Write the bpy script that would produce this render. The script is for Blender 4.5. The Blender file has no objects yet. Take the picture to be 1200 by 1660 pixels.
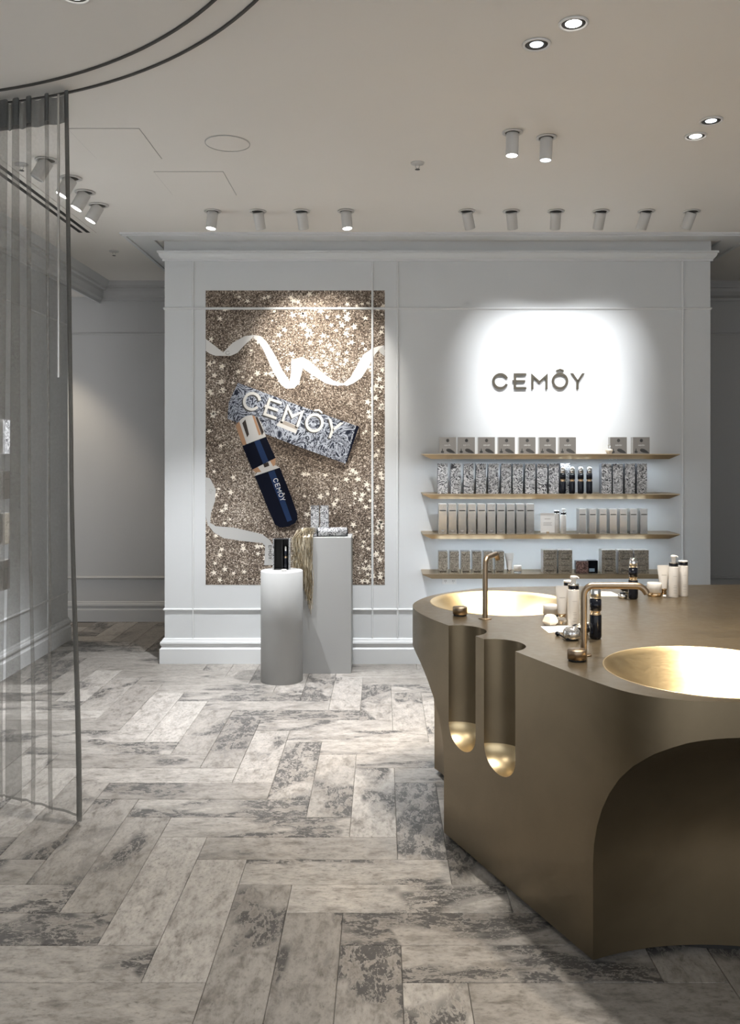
import bpy, bmesh, math, random
from mathutils import Vector, Matrix

random.seed(7)
sc = bpy.context.scene
C = sc.collection
PI = math.pi

# ------------------------------------------------------------------ camera
F, U0, V0, EYE = 1400.0, 620.0, 735.0, 1.5
cam = bpy.data.cameras.new('camera')
cam.sensor_fit = 'VERTICAL'
cam.sensor_height = 36.0
cam.lens = F / 1660.0 * 36.0
cam.shift_x = -(U0 - 600.0) / 1660.0
cam.shift_y = -(830.0 - V0) / 1660.0
cam.clip_start = 0.05
co = bpy.data.objects.new('camera', cam)
co.location = (0, 0, EYE)
co.rotation_euler = (PI / 2, 0, 0)
C.objects.link(co)
sc.camera = co

# ------------------------------------------------------------------ world, exposure
w = bpy.data.worlds.new('world')
sc.world = w
w.use_nodes = True
w.node_tree.nodes['Background'].inputs[0].default_value = (0.93, 0.96, 1.0, 1)
w.node_tree.nodes['Background'].inputs[1].default_value = 0.86
sc.view_settings.view_transform = 'Standard'
sc.view_settings.look = 'None'
sc.view_settings.exposure = 0.95
sc.view_settings.gamma = 1.0
sc.view_settings.use_curve_mapping = False
sc.cycles.use_denoising = True
sc.cycles.max_bounces = 6
sc.cycles.diffuse_bounces = 4
sc.cycles.glossy_bounces = 3
sc.cycles.light_sampling_threshold = 0.03
sc.cycles.use_adaptive_sampling = True
sc.cycles.adaptive_threshold = 0.06
sc.cycles.adaptive_min_samples = 16
sc.cycles.transparent_max_bounces = 16
sc.cycles.sample_clamp_indirect = 4.0

# colours and strengths of the lamps (each lamp's light is made in its fixture's builder)
WARM = (1.0, 0.86, 0.68)
NEUT = (1.0, 0.95, 0.88)
COOL = (0.95, 0.97, 1.0)
P_ISLAND, P_FLOOR = 140, 74
P_LOGO, P_POSTER, P_SIDE = 27, 54, 260
LED_STRENGTH = 19.0

CEIL = 3.02
TOPZ = 0.835          # top of the brass island
YB = 6.18             # front face of the partition wall


def P(u, v, Y):
    """world point at depth Y seen at pixel (u, v) of the 1200x1660 photo"""
    return Vector(((u - U0) / F * Y, Y, EYE - (v - V0) / F * Y))


# ------------------------------------------------------------------ materials
def mat(name, col, rough=0.5, metal=0.0, spec=0.5, emit=None, es=0.0, trans=0.0, ior=1.45, coat=0.0):
    m = bpy.data.materials.new(name)
    m.use_nodes = True
    b = m.node_tree.nodes['Principled BSDF']
    b.inputs['Base Color'].default_value = (*col, 1)
    b.inputs['Roughness'].default_value = rough
    b.inputs['Metallic'].default_value = metal
    b.inputs['Specular IOR Level'].default_value = spec
    b.inputs['IOR'].default_value = ior
    b.inputs['Transmission Weight'].default_value = trans
    b.inputs['Coat Weight'].default_value = coat
    if emit:
        b.inputs['Emission Color'].default_value = (*emit, 1)
        b.inputs['Emission Strength'].default_value = es
    return m


class NT:
    def __init__(s, m):
        s.m = m
        s.t = m.node_tree
        s.b = s.t.nodes['Principled BSDF']

    def n(s, typ, **kw):
        nd = s.t.nodes.new(typ)
        for k, v in kw.items():
            if k.startswith('i_'):
                nd.inputs[k[2:].replace('_', ' ')].default_value = v
            else:
                setattr(nd, k, v)
        return nd

    def l(s, a, b):
        s.t.links.new(a, b)

    def ramp(s, fac, stops, interp='LINEAR'):
        r = s.n('ShaderNodeValToRGB')
        r.color_ramp.interpolation = interp
        e = r.color_ramp.elements
        while len(e) > 1:
            e.remove(e[-1])
        e[0].position, e[0].color = stops[0][0], (*stops[0][1], 1)
        for p, c in stops[1:]:
            x = e.new(p)
            x.color = (*c, 1)
        s.l(fac, r.inputs[0])
        return r.outputs[0]

    def math(s, op, a, b=None, clamp=False):
        nd = s.n('ShaderNodeMath', operation=op, use_clamp=clamp)
        for i, x in enumerate((a, b)):
            if x is None:
                continue
            if isinstance(x, (int, float)):
                nd.inputs[i].default_value = x
            else:
                s.l(x, nd.inputs[i])
        return nd.outputs[0]

    def mix(s, fac, a, b, mode='MIX'):
        nd = s.n('ShaderNodeMix', data_type='RGBA', blend_type=mode)
        for sock, x in ((nd.inputs[0], fac), (nd.inputs[6], a), (nd.inputs[7], b)):
            if isinstance(x, (int, float)):
                sock.default_value = x
            elif isinstance(x, tuple):
                sock.default_value = (*x, 1)
            else:
                s.l(x, sock)
        return nd.outputs[2]


def bump(t, h, strength, dist=0.01):
    b = t.n('ShaderNodeBump')
    b.inputs['Strength'].default_value = strength
    b.inputs['Distance'].default_value = dist
    t.l(h, b.inputs['Height'])
    t.l(b.outputs[0], t.b.inputs['Normal'])


def paint(name, col, rough=0.55):
    m = mat(name, col, rough, spec=0.3)
    t = NT(m)
    g = t.n('ShaderNodeNewGeometry')
    n = t.n('ShaderNodeTexNoise', i_Scale=1.3, i_Detail=4.0)
    t.l(g.outputs['Position'], n.inputs['Vector'])
    c = t.ramp(n.outputs['Fac'], [(0.3, tuple(x * 0.97 for x in col)), (0.7, col)])
    t.l(c, t.b.inputs['Base Color'])
    n2 = t.n('ShaderNodeTexNoise', i_Scale=220.0, i_Detail=2.0)
    t.l(g.outputs['Position'], n2.inputs['Vector'])
    bump(t, n2.outputs['Fac'], 0.04, 0.002)
    return m


M = {}
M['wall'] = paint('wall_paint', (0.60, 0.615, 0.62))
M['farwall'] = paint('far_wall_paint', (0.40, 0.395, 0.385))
M['trim'] = paint('trim_paint', (0.64, 0.65, 0.65), 0.45)
M['ceil'] = paint('ceiling_paint', (0.74, 0.71, 0.665), 0.7)
M['plinth'] = paint('plinth_paint', (0.37, 0.37, 0.362), 0.5)
M['white'] = mat('white_plastic', (0.66, 0.65, 0.63), 0.35)
M['fixture'] = mat('fixture_white_enamel', (0.52, 0.51, 0.49), 0.45)
M['pearl'] = mat('pearl_white_plastic', (0.58, 0.555, 0.52), 0.3, coat=0.3)
M['card'] = mat('white_card', (0.86, 0.85, 0.83), 0.6)
M['black'] = mat('black_gloss', (0.005, 0.006, 0.010), 0.16, spec=0.35)
M['blackmatt'] = mat('black_matt', (0.012, 0.012, 0.012), 0.6)
M['chrome'] = mat('chrome', (0.75, 0.74, 0.72), 0.08, 1.0)
M['rosegold'] = mat('rose_gold', (0.85, 0.62, 0.38), 0.12, 1.0)
M['lens'] = mat('lamp_lens', (1, 1, 1), 0.3, emit=(1, 0.96, 0.9), es=9.0)
M['lenscool'] = mat('lamp_lens_cool', (1, 1, 1), 0.3, emit=(0.80, 0.91, 1), es=1.3)
M['lensoff'] = mat('lamp_lens_glass', (0.35, 0.35, 0.34), 0.2)
M['led'] = mat('led_strip', (1, 1, 1), 0.5, emit=(0.78, 0.89, 1.0), es=LED_STRENGTH)
M['dark'] = mat('dark_gap', (0.018, 0.017, 0.016), 0.8)
M['recess'] = mat('fixture_recess', (0.11, 0.108, 0.10), 0.7)
M['track'] = mat('curtain_track_grey', (0.06, 0.058, 0.054), 0.5)
M['silver'] = mat('silver_foil_card', (0.38, 0.367, 0.345), 0.20, 0.95)
M['silverside'] = mat('silver_carton_side', (0.42, 0.40, 0.37), 0.3, 0.7)
M['darkprint'] = mat('dark_print', (0.05, 0.047, 0.043), 0.5)
M['greyprint'] = mat('grey_print', (0.34, 0.33, 0.31), 0.5)
M['whiteprint'] = mat('white_print', (0.80, 0.78, 0.74), 0.5)
M['bronzecard'] = mat('bronze_foil_card', (0.22, 0.20, 0.175), 0.3, 0.75)
M['logo'] = mat('bronze_letter', (0.13, 0.115, 0.09), 0.3, 0.9)
M['glass'] = mat('clear_glass', (0.95, 0.96, 0.96), 0.03, trans=0.9)
M['cream'] = mat('cream_ceramic', (0.78, 0.70, 0.58), 0.35)


def m_brass(name, base, light, rough, vscale=2.2):
    m = mat(name, base, rough, 1.0)
    t = NT(m)
    g = t.n('ShaderNodeNewGeometry')
    n = t.n('ShaderNodeTexNoise', i_Scale=vscale, i_Detail=5.0, i_Roughness=0.55, i_Distortion=0.4)
    t.l(g.outputs['Position'], n.inputs['Vector'])
    c = t.ramp(n.outputs['Fac'], [(0.3, base), (0.7, light)])
    t.l(c, t.b.inputs['Base Color'])
    mp = t.n('ShaderNodeMapping')
    mp.inputs['Scale'].default_value = (40, 40, 300)
    t.l(g.outputs['Position'], mp.inputs['Vector'])
    n2 = t.n('ShaderNodeTexNoise', i_Scale=1.0, i_Detail=3.0)
    t.l(mp.outputs[0], n2.inputs['Vector'])
    r = t.math('MULTIPLY_ADD', n2.outputs['Fac'], 0.14)
    r.node.inputs[2].default_value = rough - 0.07
    t.l(r, t.b.inputs['Roughness'])
    return m


M['brass'] = m_brass('patinated_brass', (0.175, 0.138, 0.088), (0.235, 0.187, 0.121), 0.34)
M['brass'].node_tree.nodes['Principled BSDF'].inputs['Metallic'].default_value = 0.92
M['gold'] = m_brass('satin_brass_bowl', (0.60, 0.475, 0.28), (0.68, 0.545, 0.335), 0.36, 4.0)
M['tap'] = m_brass('brushed_bronze', (0.25, 0.19, 0.13), (0.30, 0.23, 0.16), 0.36, 8.0)
M['shelf'] = m_brass('brass_shelf', (0.38, 0.30, 0.20), (0.46, 0.37, 0.255), 0.40, 5.0)


def m_stone():
    m = mat('grey_travertine', (0.5, 0.47, 0.43), 0.42, spec=0.4)
    t = NT(m)
    tc = t.n('ShaderNodeTexCoord')
    oi = t.n('ShaderNodeObjectInfo')
    off = t.n('ShaderNodeVectorMath', operation='SCALE')
    comb = t.n('ShaderNodeCombineXYZ')
    t.l(oi.outputs['Random'], comb.inputs[0])
    r2 = t.math('FRACT', t.math('MULTIPLY', oi.outputs['Random'], 37.13))
    r3 = t.math('FRACT', t.math('MULTIPLY', oi.outputs['Random'], 91.7))
    t.l(r2, comb.inputs[1])
    t.l(r3, comb.inputs[2])
    t.l(comb.outputs[0], off.inputs[0])
    off.inputs['Scale'].default_value = 60.0
    add = t.n('ShaderNodeVectorMath', operation='ADD')
    t.l(tc.outputs['Object'], add.inputs[0])
    t.l(off.outputs[0], add.inputs[1])
    mp = t.n('ShaderNodeMapping')
    mp.inputs['Scale'].default_value = (0.55, 1.0, 1.0)
    t.l(add.outputs[0], mp.inputs['Vector'])
    V = mp.outputs[0]
    big = t.n('ShaderNodeTexNoise', i_Scale=3.6, i_Detail=3.0, i_Roughness=0.5, i_Distortion=0.6)
    mid = t.n('ShaderNodeTexNoise', i_Scale=22.0, i_Detail=9.0, i_Roughness=0.66, i_Distortion=0.35)
    fine = t.n('ShaderNodeTexNoise', i_Scale=85.0, i_Detail=6.0, i_Roughness=0.7)
    for x in (big, mid, fine):
        t.l(V, x.inputs['Vector'])
    vor = t.n('ShaderNodeTexVoronoi', feature='DISTANCE_TO_EDGE', i_Scale=19.0)
    wob = t.n('ShaderNodeVectorMath', operation='MULTIPLY_ADD')
    t.l(mid.outputs['Color'], wob.inputs[0])
    wob.inputs[1].default_value = (0.12, 0.12, 0.12)
    t.l(V, wob.inputs[2])
    t.l(wob.outputs[0], vor.inputs['Vector'])
    # base tone of the tile
    base = t.ramp(r2, [(0.0, (0.215, 0.199, 0.180)), (0.3, (0.245, 0.228, 0.207)), (0.7, (0.28, 0.262, 0.239)), (1.0, (0.33, 0.310, 0.284))])
    mott = t.ramp(mid.outputs['Fac'], [(0.28, (0.42, 0.405, 0.39)), (0.42, (0.80, 0.785, 0.77)), (0.50, (1, 1, 1)), (0.60, (1.12, 1.11, 1.10)), (0.75, (1.28, 1.27, 1.25))])
    c = t.mix(1.0, base, mott, 'MULTIPLY')
    fmot = t.ramp(fine.outputs['Fac'], [(0.30, (0.66, 0.65, 0.63)), (0.48, (1, 1, 1)), (0.66, (1.14, 1.13, 1.12))])
    c = t.mix(1.0, c, fmot, 'MULTIPLY')
    # dark fossil patches: where the broad noise plus the tile's own share runs high
    share = t.math('MULTIPLY_ADD', t.math('POWER', r3, 2.2), 0.24)
    share.node.inputs[2].default_value = -0.03
    lvl = t.math('ADD', big.outputs['Fac'], share)
    patch = t.math('MULTIPLY', t.math('SUBTRACT', lvl, 0.565), 16.0, True)
    grit = t.math('MULTIPLY', t.math('SUBTRACT', mid.outputs['Fac'], 0.45), 16.0, True)
    fgrit = t.math('MULTIPLY', t.math('SUBTRACT', fine.outputs['Fac'], 0.40), 14.0, True)
    veins = t.math('MULTIPLY', vor.outputs['Distance'], 14.0, True)
    grit2 = t.math('MULTIPLY', t.math('MULTIPLY', t.math('MULTIPLY', grit, veins), fgrit), 2.0, True)
    pf = t.math('MULTIPLY', t.math('MULTIPLY', patch, grit2), 0.93)
    c = t.mix(pf, c, (0.05, 0.047, 0.045))
    # small pits and specks
    sp = t.math('MULTIPLY', t.math('SUBTRACT', 0.385, fine.outputs['Fac']), 16.0, True)
    c = t.mix(t.math('MULTIPLY', sp, 0.6), c, (0.10, 0.092, 0.084))
    t.l(c, t.b.inputs['Base Color'])
    rr = t.ramp(mid.outputs['Fac'], [(0.3, (0.34,) * 3), (0.7, (0.5,) * 3)])
    t.l(rr, t.b.inputs['Roughness'])
    bump(t, mid.outputs['Fac'], 0.12, 0.004)
    return m


M['stone'] = m_stone()
M['grout'] = mat('grout', (0.19, 0.175, 0.16), 0.9)


def m_glitter(name='gold_glitter_print', shift=0.0):
    m = mat(name, (0.3, 0.22, 0.16), 0.45, spec=0.4)
    t = NT(m)
    g = t.n('ShaderNodeNewGeometry')
    v = t.n('ShaderNodeTexVoronoi', i_Scale=150.0)
    v2 = t.n('ShaderNodeTexVoronoi', i_Scale=260.0)
    n = t.n('ShaderNodeTexNoise', i_Scale=2.6, i_Detail=3.0)
    for x in (v, v2, n):
        t.l(g.outputs['Position'], x.inputs['Vector'])
    s1 = t.n('ShaderNodeSeparateColor')
    t.l(v.outputs['Color'], s1.inputs[0])
    s2 = t.n('ShaderNodeSeparateColor')
    t.l(v2.outputs['Color'], s2.inputs[0])
    mixv = t.math('MULTIPLY_ADD', s1.outputs[0], 0.6)
    t.l(t.math('MULTIPLY', s2.outputs[0], 0.4), mixv.node.inputs[2])
    sh = t.math('ADD', mixv, t.math('MULTIPLY', t.math('SUBTRACT', n.outputs['Fac'], 0.5), 0.55))
    sh = t.math('ADD', sh, shift)
    c = t.ramp(sh, [(0.10, (0.030, 0.022, 0.017)), (0.36, (0.105, 0.080, 0.062)), (0.58, (0.22, 0.175, 0.137)), (0.76, (0.40, 0.335, 0.27)), (0.92, (0.80, 0.73, 0.64))])
    t.l(c, t.b.inputs['Base Color'])
    return m


M['glitter'] = m_glitter(shift=-0.02)
M['glitterdark'] = m_glitter('dark_glitter_print', -0.30)
M['glittermid'] = m_glitter('shaded_glitter_print', -0.14)


def m_marble(name, scale, dark=(0.012, 0.012, 0.015), light=(0.60, 0.60, 0.60), metal=0.0, mid=(0.20, 0.20, 0.21), rough=0.3):
    m = mat(name, light, rough, metal)
    t = NT(m)
    g = t.n('ShaderNodeNewGeometry')
    n = t.n('ShaderNodeTexNoise', i_Scale=scale, i_Detail=5.0, i_Roughness=0.62, i_Distortion=3.2)
    t.l(g.outputs['Position'], n.inputs['Vector'])
    c = t.ramp(n.outputs['Fac'], [(0.36, dark), (0.42, mid), (0.45, light), (0.50, light), (0.53, dark), (0.57, dark), (0.60, light), (0.66, mid), (0.72, dark)])
    t.l(c, t.b.inputs['Base Color'])
    return m


M['marble'] = m_marble('ink_marbled_card', 15.0)
M['marbleprint'] = m_marble('ink_marbled_print', 8.0, (0.015, 0.018, 0.03), (0.40, 0.43, 0.49), mid=(0.10, 0.11, 0.14), rough=0.5)
M['marbleside'] = mat('marbled_carton_side', (0.10, 0.105, 0.115), 0.35)
M['floral'] = m_marble('embossed_bronze_card', 18.0, (0.18, 0.16, 0.13), (0.44, 0.40, 0.335), 0.5, (0.28, 0.25, 0.21), 0.35)
M['floralblack'] = m_marble('dark_floral_card', 30.0, (0.008, 0.008, 0.01), (0.35, 0.22, 0.20), 0.0, (0.03, 0.03, 0.035), 0.25)
M['crackle'] = m_marble('crackled_mirror_glass', 60.0, (0.25, 0.25, 0.25), (0.9, 0.9, 0.9), 0.85, (0.5, 0.5, 0.5), 0.12)
M['navy'] = mat('navy_print', (0.0035, 0.005, 0.013), 0.5)
M['navylight'] = mat('navy_stripe_print', (0.018, 0.036, 0.095), 0.5)
M['ribbon'] = mat('white_ribbon_print', (0.66, 0.65, 0.63), 0.5)
M['ribbonshade'] = mat('grey_ribbon_print', (0.46, 0.455, 0.44), 0.5)
M['caplight'] = mat('silver_cap_print', (0.58, 0.57, 0.55), 0.45)
M['capdark'] = mat('dark_cap_print', (0.05, 0.04, 0.035), 0.45)
M['capgold'] = mat('copper_cap_print', (0.42, 0.25, 0.15), 0.45)
M['starprint'] = mat('pale_star_print', (0.80, 0.74, 0.64), 0.5)
M['letterprint'] = mat('ivory_letter_print', (0.62, 0.61, 0.58), 0.5)
M['tinsel'] = mat('champagne_tinsel', (0.62, 0.54, 0.40), 0.22, 0.85)


for k in ('navy', 'navylight', 'ribbon', 'ribbonshade', 'caplight', 'capdark', 'capgold', 'starprint', 'letterprint', 'marbleprint', 'glitter', 'glitterdark', 'glittermid'):
    M[k].node_tree.nodes['Principled BSDF'].inputs['Specular IOR Level'].default_value = 0.12
    M[k].node_tree.nodes['Principled BSDF'].inputs['Roughness'].default_value = 0.75


def m_sheer(name, alpha, col, rough=0.9):
    m = bpy.data.materials.new(name)
    m.use_nodes = True
    nt = m.node_tree
    nt.nodes.clear()
    out = nt.nodes.new('ShaderNodeOutputMaterial')
    mx = nt.nodes.new('ShaderNodeMixShader')
    tr = nt.nodes.new('ShaderNodeBsdfTransparent')
    df = nt.nodes.new('ShaderNodeBsdfDiffuse')
    tl = nt.nodes.new('ShaderNodeBsdfTranslucent')
    m2 = nt.nodes.new('ShaderNodeMixShader')
    df.inputs[0].default_value = (*col, 1)
    tl.inputs[0].default_value = (*col, 1)
    m2.inputs[0].default_value = 0.4
    nt.links.new(df.outputs[0], m2.inputs[1])
    nt.links.new(tl.outputs[0], m2.inputs[2])
    # woven threads: slight unevenness of the weave
    g = nt.nodes.new('ShaderNodeNewGeometry')
    n = nt.nodes.new('ShaderNodeTexNoise')
    n.inputs['Scale'].default_value = 90.0
    nt.links.new(g.outputs['Position'], n.inputs['Vector'])
    ma = nt.nodes.new('ShaderNodeMath')
    ma.operation = 'MULTIPLY_ADD'
    ma.inputs[1].default_value = 0.2
    ma.inputs[2].default_value = alpha - 0.1
    nt.links.new(n.outputs['Fac'], ma.inputs[0])
    nt.links.new(ma.outputs[0], mx.inputs[0])
    nt.links.new(tr.outputs[0], mx.inputs[1])
    nt.links.new(m2.outputs[0], mx.inputs[2])
    nt.links.new(mx.outputs[0], out.inputs[0])
    return m


M['sheer'] = m_sheer('sheer_grey_voile', 0.125, (0.36, 0.355, 0.33))
M['pleat'] = m_sheer('pleated_voile', 0.33, (0.30, 0.285, 0.26))
M['hem'] = m_sheer('voile_hem', 0.8, (0.20, 0.195, 0.18))
M['header'] = m_sheer('curtain_header_tape', 0.88, (0.17, 0.175, 0.17))


# ------------------------------------------------------------------ mesh helpers
class MB:
    def __init__(s):
        s.v, s.f, s.m, s.sm = [], [], [], []

    def add(s, vs, fs, mi=0, smooth=False):
        o = len(s.v)
        s.v += [tuple(x) for x in vs]
        for f in fs:
            s.f.append(tuple(i + o for i in f))
            s.m.append(mi)
            s.sm.append(smooth)
        return s

    def box(s, x0, x1, y0, y1, z0, z1, mi=0):
        vs = [(x0, y0, z0), (x1, y0, z0), (x1, y1, z0), (x0, y1, z0), (x0, y0, z1), (x1, y0, z1), (x1, y1, z1), (x0, y1, z1)]
        return s.add(vs, [(0, 3, 2, 1), (4, 5, 6, 7), (0, 1, 5, 4), (1, 2, 6, 5), (2, 3, 7, 6), (3, 0, 4, 7)], mi)

    def cbox(s, x0, x1, y0, y1, z0, z1, c=0.002, mi=0):
        """box with chamfered vertical and top edges"""
        def ring(i, z):
            return [(x0 + i + c, y0 + i, z), (x1 - i - c, y0 + i, z), (x1 - i, y0 + i + c, z), (x1 - i, y1 - i - c, z), (x1 - i - c, y1 - i, z), (x0 + i + c, y1 - i, z), (x0 + i, y1 - i - c, z), (x0 + i, y0 + i + c, z)]
        r = ring(0, z0) + ring(0, z1 - c) + ring(c, z1)
        fs = [tuple(range(7, -1, -1)), tuple(range(16, 24))]
        for k in (0, 8):
            for j in range(8):
                fs.append((k + j, k + (j + 1) % 8, k + 8 + (j + 1) % 8, k + 8 + j))
        return s.add(r, fs, mi)

    def lathe(s, prof, n=32, c=(0, 0, 0), mi=0, cap=True, sharp=()):
        """prof: list of (r, z); revolved about the vertical through c"""
        vs, fs = [], []
        for r, z in prof:
            for k in range(n):
                a = 2 * PI * k / n
                vs.append((c[0] + r * math.cos(a), c[1] + r * math.sin(a), c[2] + z))
        for i in range(len(prof) - 1):
            for k in range(n):
                k2 = (k + 1) % n
                fs.append((i * n + k, i * n + k2, (i + 1) * n + k2, (i + 1) * n + k))
        s.add(vs, fs, mi, True)
        if cap:
            if prof[0][0] > 1e-6:
                s.add([vs[k] for k in range(n)], [tuple(range(n - 1, -1, -1))], mi)
            if prof[-1][0] > 1e-6:
                s.add([vs[(len(prof) - 1) * n + k] for k in range(n)], [tuple(range(n))], mi)
        return s

    def tube(s, pts, r, n=12, mi=0):
        pts = [Vector(p) for p in pts]
        rings = []
        up = None
        for i, p in enumerate(pts):
            d = (pts[min(i + 1, len(pts) - 1)] - pts[max(i - 1, 0)]).normalized()
            if up is None:
                up = d.orthogonal().normalized()
            up = (up - d * up.dot(d)).normalized()
            sd = d.cross(up)
            rr = r[i] if isinstance(r, (list, tuple)) else r
            rings.append([p + (up * math.cos(2 * PI * k / n) + sd * math.sin(2 * PI * k / n)) * rr for k in range(n)])
        vs = [v for rg in rings for v in rg]
        fs = []
        for i in range(len(pts) - 1):
            for k in range(n):
                k2 = (k + 1) % n
                fs.append((i * n + k, i * n + k2, (i + 1) * n + k2, (i + 1) * n + k))
        s.add(vs, fs, mi, True)
        s.add(rings[0], [tuple(range(n - 1, -1, -1))], mi)
        s.add(rings[-1], [tuple(range(n))], mi)
        return s

    def prism(s, poly, z0, z1, mi=0):
        n = len(poly)
        vs = [(x, y, z0) for x, y in poly] + [(x, y, z1) for x, y in poly]
        fs = [tuple(range(n - 1, -1, -1)), tuple(range(n, 2 * n))] + [(i, (i + 1) % n, n + (i + 1) % n, n + i) for i in range(n)]
        return s.add(vs, fs, mi)

    def xf(s, mtx):
        s.v = [tuple(mtx @ Vector(v)) for v in s.v]
        return s

    def mesh(s, name, mats):
        me = bpy.data.meshes.new(name)
        me.from_pydata(s.v, [], s.f)
        for m in (mats if isinstance(mats, (list, tuple)) else [mats]):
            me.materials.append(m)
        me.polygons.foreach_set('material_index', s.m)
        me.polygons.foreach_set('use_smooth', s.sm)
        me.update()
        return me

    def fixn(s, me):
        bm = bmesh.new()
        bm.from_mesh(me)
        bmesh.ops.recalc_face_normals(bm, faces=bm.faces)
        bm.to_mesh(me)
        bm.free()


def link(name, me, parent=None, loc=None):
    o = bpy.data.objects.new(name, me)
    C.objects.link(o)
    if parent:
        o.parent = parent
    if loc is not None:
        o.location = loc
    return o


def obj(name, mb, mats, parent=None, loc=None, fix=True):
    me = mb.mesh(name, mats)
    if fix:
        mb.fixn(me)
    return link(name, me, parent, loc)


def tag(o, label, cat, group=None):
    o['label'] = label
    o['category'] = cat
    if group:
        o['group'] = group
    return o


def thing(name, label, cat, loc=(0, 0, 0), group=None, rz=0.0):
    o = bpy.data.objects.new(name, None)
    o.empty_display_size = 0.05
    C.objects.link(o)
    o.location = loc
    o.rotation_euler = (0, 0, rz)
    return tag(o, label, cat, group)


def struct(name, mb, mats, parent=None):
    o = obj(name, mb, mats, parent)
    if not parent:
        o['kind'] = 'structure'
    return o


def copy_tree(o, parent=None):
    c = o.copy()
    C.objects.link(c)
    c.parent = parent
    for ch in list(o.children):
        copy_tree(ch, c)
    return c


ORD = ['first', 'second', 'third', 'fourth', 'fifth', 'sixth', 'seventh', 'eighth', 'ninth', 'tenth', 'eleventh', 'twelfth', 'thirteenth', 'fourteenth', 'fifteenth']


def add_spot(name, loc, aim, power, cone, blend, col, parent=None, radius=0.03):
    l = bpy.data.lights.new(name, 'SPOT')
    l.energy = power
    l.color = col
    l.spot_size = math.radians(cone)
    l.spot_blend = blend
    l.shadow_soft_size = radius
    o = bpy.data.objects.new(name, l)
    C.objects.link(o)
    o.location = loc
    d = Vector(aim) - Vector(loc)
    o.rotation_euler = d.to_track_quat('-Z', 'Y').to_euler()
    return o


# ------------------------------------------------------------------ lettering CEMÔY (height 1)
def arc(cx, cy, ro, ri, a0, a1, n=28):
    out = []
    for i in range(n):
        t0 = math.radians(a0 + (a1 - a0) * i / n)
        t1 = math.radians(a0 + (a1 - a0) * (i + 1) / n)
        out.append([(cx + ro * math.cos(t0), cy + ro * math.sin(t0)), (cx + ro * math.cos(t1), cy + ro * math.sin(t1)),
                    (cx + ri * math.cos(t1), cy + ri * math.sin(t1)), (cx + ri * math.cos(t0), cy + ri * math.sin(t0))])
    return out


def rect(x0, x1, y0, y1):
    return [(x0, y0), (x1, y0), (x1, y1), (x0, y1)]


GL = {
    'c': arc(0.512, 0.5, 0.515, 0.36, 24, 336),
    'e': [rect(1.353, 1.50, 0, 1), rect(1.50, 2.147, 0.86, 1), rect(1.265, 1.353, 0.43, 0.57), rect(1.50, 2.076, 0.43, 0.57), rect(1.50, 2.147, 0, 0.14)],
    'm': [rect(2.453, 2.593, 0, 0.72), rect(3.342, 3.482, 0, 0.72), [(2.453, 0.72), (2.593, 0.72), (2.967, 0.33), (2.967, 0.53), (2.453, 1.0)],
          [(3.482, 0.72), (3.482, 1.0), (2.967, 0.53), (2.967, 0.33), (3.342, 0.72)]],
    'o': arc(4.265, 0.51, 0.52, 0.37, 0, 360, 36),
    'circumflex': [[(4.02, 1.10), (4.265, 1.19), (4.265, 1.29), (4.02, 1.20)], [(4.51, 1.10), (4.51, 1.20), (4.265, 1.29), (4.265, 1.19)]],
    'y': [rect(5.295, 5.435, 0, 0.42), [(5.295, 0.42), (5.435, 0.42), (5.435, 0.50), (5.094, 1.0), (4.924, 1.0), (5.295, 0.46)],
          [(5.435, 0.42), (5.824, 1.0), (5.654, 1.0), (5.365, 0.56), (5.365, 0.46)]],
}


def text_mb(fn, keys='c e m o circumflex y'.split(), depth=None):
    """fn maps glyph (x, y) -> world; with depth (a vector) the strokes are solid"""
    mb = MB()
    for k in keys:
        for poly in GL[k]:
            vs = [Vector(fn(x, y)) for x, y in poly]
            n = len(vs)
            if depth is None:
                mb.add(vs, [tuple(range(n))])
            else:
                dv = Vector(depth)
                mb.add(vs + [p + dv for p in vs], [tuple(range(n - 1, -1, -1)), tuple(range(n, 2 * n))] + [(i, (i + 1) % n, n + (i + 1) % n, n + i) for i in range(n)])
    return mb


# ================================================================== THE ROOM
XL, XR = -2.54, 4.1            # left wall, right wall
YF = 7.72                      # far wall
BX0, BX1 = -1.558, 2.348       # partition wall

# floor: grout bed plus one object per stone tile, laid in herringbone four to one
fl = struct('floor', MB().box(-3.6, 4.4, -1.5, 7.9, -0.10, -0.006), M['grout'])
TW = 0.1855
TX0, TY0 = -0.871, 3.376
gap = 0.0008
tm = {}
for key, (a, b) in {'h': (4 * TW, TW)}.items():
    mb = MB()
    x0, x1, y0, y1 = -a / 2 + gap, a / 2 - gap, -b / 2 + gap, b / 2 - gap
    c = 0.0015
    vs = [(x0, y0, -0.012), (x1, y0, -0.012), (x1, y1, -0.012), (x0, y1, -0.012),
          (x0, y0, -c), (x1, y0, -c), (x1, y1, -c), (x0, y1, -c),
          (x0 + c, y0 + c, 0), (x1 - c, y0 + c, 0), (x1 - c, y1 - c, 0), (x0 + c, y1 - c, 0)]
    fs = [(0, 3, 2, 1), (8, 9, 10, 11)]
    for k in (0, 4):
        for j in range(4):
            fs.append((k + j, k + (j + 1) % 4, k + 4 + (j + 1) % 4, k + 4 + j))
    mb.add(vs, fs)
    tm[key] = mb.mesh('stone_tile', M['stone'])
cells = []
for b in range(-26, 25):
    for a in range(-16, 30):
        r = (a + b) % 8
        if r == 0:
            cells.append((TX0 + (a + 2) * TW, TY0 + (b + 0.5) * TW, 0.0))
        if r == 4:      # the top cell of an upright tile lies furthest away
            cells.append((TX0 + (a + 0.5) * TW, TY0 + (b + 2) * TW, PI / 2))


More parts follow.
